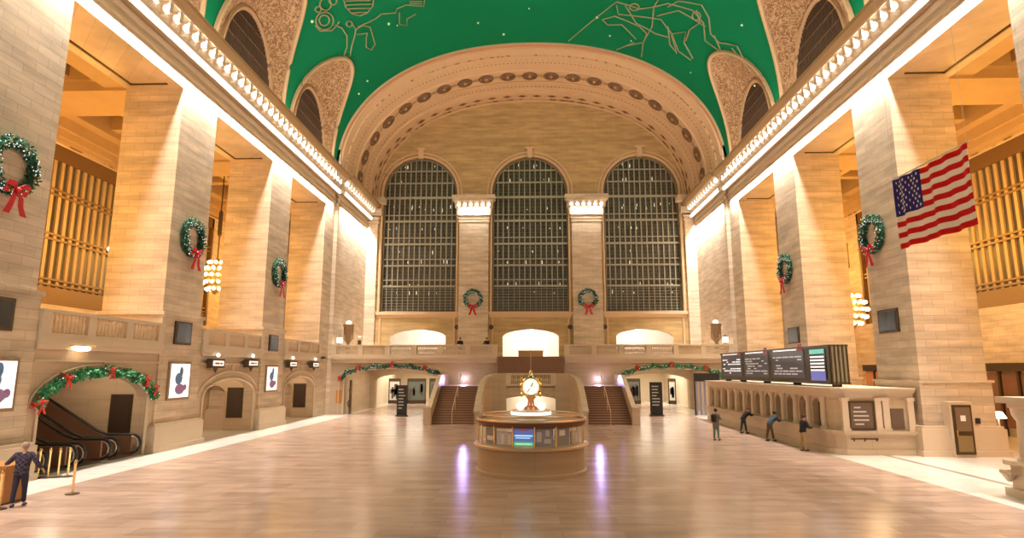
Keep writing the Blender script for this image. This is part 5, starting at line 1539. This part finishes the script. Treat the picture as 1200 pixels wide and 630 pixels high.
def person(label, loc, rz, lean=0, arms=None, stride=.0, h=1.72, top=None, legs=None, shoe=None, hair=(.05, .03, .02), coat=0.0, turn=0, head_down=0, hat=None, bag=None, knee=0):
    t = thing('person', label, 'person', loc, None, rz)
    k = h / 1.72
    hip = Vector((0, 0, .93))
    def U(p):
        v = Vector(p) - hip
        return (Matrix.Rotation(R(-lean), 3, 'X') @ v) + hip
    V = []; E = []; RD = []
    def add(p, r_, par=None):
        V.append(Vector(p) * k); RD.append(tuple(x * k for x in r_) if isinstance(r_, tuple) else r_ * k)
        if par is not None: E.append((par, len(V) - 1))
        return len(V) - 1
    pel = add((0, 0, .95), (.11, .08)); w1 = add(U((0, .0, 1.12)), (.11, .08), pel); chs = add(U((0, 0, 1.33)), (.13, .09), w1)
    nk = add(U((0, .0, 1.47)), (.055, .055), chs)
    hd = R(head_down)
    nb = U((0, 0, 1.47))
    def Hh(y, z): 
        v = Matrix.Rotation(-hd, 3, 'X') @ Vector((0, y, z)); return nb + (Matrix.Rotation(R(-lean) * .6, 3, 'X') @ v)
    h0 = add(Hh(.01, .06), (.052, .058), nk); h1 = add(Hh(.02, .12), (.066, .08), h0); h2 = add(Hh(.01, .185), (.074, .09), h1); h3 = add(Hh(0, .235), (.05, .06), h2)
    nose = add(Hh(.115, .125), (.012, .012), h1)
    A = arms or {-1: ((-.24, .0, 1.17), (-.25, .06, .93)), 1: ((.24, .0, 1.17), (.25, .06, .93))}
    arm_idx = {}
    for s in (-1, 1):
        sh = add(U((s * .185, 0, 1.41)), (.058, .058), chs)
        el = add(A[s][0], (.042, .042), sh); wr_ = add(A[s][1], (.026, .03), el)
        d = (Vector(A[s][1]) - Vector(A[s][0])).normalized()
        inw = Vector((-s, 0, 0)); inw = (inw - d * inw.dot(d)).normalized(); lat = d.cross(inw).normalized()
        wp = Vector(A[s][1])
        pm = add(wp + d * .05, (.018, .04), wr_)
        for q in range(4):
            L = (.075, .085, .08, .062)[q]
            f0 = add(wp + d * .088 + lat * (.03 - .02 * q), .0095, pm)
            f1 = add(wp + d * (.088 + L * .55) + lat * (.032 - .021 * q) + inw * .012, .0085, f0)
            f2 = add(wp + d * (.088 + L * .85) + lat * (.032 - .021 * q) + inw * .035, .007, f1)
        th0 = add(wp + d * .045 + lat * .05 + inw * .01, .011, pm); th1 = add(wp + d * .085 + lat * .065 + inw * .025, .009, th0)
        arm_idx[s] = (sh, el, wr_)
    for s in (-1, 1):
        st = stride * s
        hj = add((s * .09, 0, .88), (.07, .075), pel)
        kn_ = add((s * .1, st * .5 + knee, .49), (.056, .056), hj); an = add((s * .105, st - .02, .10), (.036, .038), kn_)
        hl = add((s * .105, st - .03, .04), (.034, .03), an); to = add((s * .115, st + .12, .03), (.035, .022), hl)
    skin_mesh('body', V, E, RD, SKIN, t, 1)
    # jacket
    JV = []; JE = []; JR = []
    def ja(p, r_, par=None):
        JV.append(Vector(p) * k); JR.append(tuple(x * k for x in r_) if isinstance(r_, tuple) else r_ * k)
        if par is not None: JE.append((par, len(JV) - 1))
        return len(JV) - 1
    j0 = ja((0, -.01, .80 - coat), (.20 + coat * .1, .165 + coat * .06)); jm = ja(U((0, -.01, .98)), (.19, .155), j0); j1 = ja(U((0, 0, 1.12)), (.18, .15), jm); j2 = ja(U((0, -.01, 1.33)), (.205, .155), j1); j3 = ja(U((0, 0, 1.455)), (.08, .075), j2)
    for s in (-1, 1):
        sh = ja(U((s * .19, 0, 1.405)), .078, j2); el = ja(A[s][0], .068, sh); w_ = ja(Vector(A[s][0]).lerp(Vector(A[s][1]), .93), .046, el)
    skin_mesh('jacket', JV, JE, JR, top, t, 2)
    TV = []; TE = []; TR = []
    def ta_(p, r_, par=None):
        TV.append(Vector(p) * k); TR.append(tuple(x * k for x in r_) if isinstance(r_, tuple) else r_ * k)
        if par is not None: TE.append((par, len(TV) - 1))
        return len(TV) - 1
    p0 = ta_((0, 0, 1.0), (.145, .115))
    for s in (-1, 1):
        st = stride * s
        a_ = ta_((s * .09, 0, .85), (.098, .105), p0); b_ = ta_((s * .1, st * .5 + knee, .49), .072, a_); c_ = ta_((s * .105, st - .02, .10), .056, b_)
    skin_mesh('trousers', TV, TE, TR, legs, t, 2)
    for s in (-1, 1):
        st = stride * s
        m = MB().sphere((s * .11 * k, (st + .04) * k, .045), .1, 10, 6, (.52, 1.45, .45))
        m.v = [(p[0], p[1], max(0.0, p[2])) for p in m.v]
        obj('shoe', m, shoe, t, smooth=True, local=True)
    hc = Hh(-.015, .185) * k
    obj('hair' if hat is None else 'cap', MB().sphere(hc, .105 * k, 12, 8, (.9, 1.05, .95)), hat or mat('hair_%d' % int(hair[0] * 1000), hair, .8), t, smooth=True, local=True)
    for s in (-1, 1):
        obj('eye', MB().sphere(Hh(.088, .14) * k + Vector((s * .03 * k, 0, 0)), .011 * k, 6, 4), DARK, t, smooth=True, local=True)
        obj('ear', MB().sphere(Hh(.0, .12) * k + Vector((s * .078 * k, 0, 0)), .02 * k, 6, 4, (.5, 1, 1.5)), SKIN, t, smooth=True, local=True)
    if bag:
        c = Vector(bag[0]) * k
        m = MB().box(c.x - .12, c.x + .12, c.y - .09, c.y + .09, c.z - .2, c.z + .2)
        o = obj('bag', m, bag[1], t, local=True); bv = o.modifiers.new('bev', 'BEVEL'); bv.width = .03; bv.segments = 2
    return t
NAVY = mat('navy_cloth', (.02, .02, .045), .8, noise=.3, nscale=20); BLACKC = mat('black_cloth', (.012, .010, .012), .8); KHAKI = mat('khaki_cloth', (.42, .27, .13), .8)
GREENC = mat('teal_green_cloth', (.10, .22, .15), .8); OLIVE = mat('olive_grey_cloth', (.16, .14, .10), .8); BLUEC = mat('slate_blue_cloth', (.05, .09, .12), .8); BROWNC = mat('brown_cloth', (.10, .055, .03), .8)
CHECK = bpy.data.materials.new('dark_checked_cloth'); CHECK.use_nodes = True
nt = CHECK.node_tree; bb = nt.nodes['Principled BSDF']; bb.inputs['Roughness'].default_value = .85
tc = nt.nodes.new('ShaderNodeTexCoord'); ck = nt.nodes.new('ShaderNodeTexChecker'); ck.inputs['Scale'].default_value = 14
ck.inputs['Color1'].default_value = (.012, .012, .03, 1); ck.inputs['Color2'].default_value = (.075, .05, .085, 1)
nt.links.new(tc.outputs['Object'], ck.inputs['Vector']); nt.links.new(ck.outputs['Color'], bb.inputs['Base Color'])
person('man in a dark checked shirt and black trousers walking past the podium at the left', (-14.85, 17.95, 0), R(20), lean=5,
       arms={-1: ((-.36, .05, 1.18), (-.47, .2, 1.14)), 1: ((.35, -.02, 1.17), (.44, .12, .98))}, stride=.1, h=1.78, top=CHECK, legs=NAVY, shoe=mat('violet_shoe', (.07, .04, .12), .5), hair=(.35, .25, .2))
person('person in olive coat and green trousers standing on the open floor before the ticket office', (10.4, 35.4, 0), R(-50), lean=4,
       arms={-1: ((-.26, .02, 1.17), (-.22, .24, 1.12)), 1: ((.26, .02, 1.17), (.20, .24, 1.2))}, stride=.06, coat=.22, top=OLIVE, legs=GREENC, shoe=BROWNC, hair=(.03, .02, .02), bag=((.0, -.2, 1.22), BLACKC))
LEANARM = {-1: ((-.24, .42, 1.08), (-.14, .62, 1.13)), 1: ((.24, .42, 1.08), (.14, .62, 1.13))}
person('person in black leaning on the ticket counter, farthest of the three at the ticket windows', (13.25, 39.3, 0), R(-80), lean=42, arms=LEANARM, stride=.13, top=BLACKC, legs=NAVY, shoe=BLACKC, hair=(.25, .03, .03), head_down=-20)
person('person in slate blue jacket bent over the ticket counter, middle of the three there', (13.3, 35.2, 0), R(-78), lean=40, arms=LEANARM, stride=.15, top=BLUEC, legs=BROWNC, shoe=BLACKC, hair=(.02, .02, .02), head_down=-20)
person('person in a black top and khaki trousers at the nearest ticket window', (13.3, 31.0, 0), R(-85), lean=10,
       arms={-1: ((-.25, .2, 1.12), (-.16, .42, 1.12)), 1: ((.25, .2, 1.12), (.16, .42, 1.12))}, stride=.05, top=BLACKC, legs=KHAKI, shoe=BROWNC, hair=(.06, .03, .02))
person('small figure in dark clothes leaning on the far balcony rail, left of the central arch', (-6.4, 55.35, ZB), R(180), lean=14, arms={-1: ((-.25, .25, 1.1), (-.12, .42, 1.08)), 1: ((.25, .25, 1.1), (.12, .42, 1.08))}, top=BLACKC, legs=BLACKC, shoe=BLACKC)
person('small dark figure at the far balcony rail, beside the jamb of the central arch', (-3.95, 55.45, ZB), R(160), lean=10, arms={-1: ((-.25, .25, 1.1), (-.12, .42, 1.08)), 1: ((.25, .25, 1.1), (.12, .42, 1.08))}, top=BLACKC, legs=BLACKC, shoe=BLACKC)
bpy.context.view_layer.update()
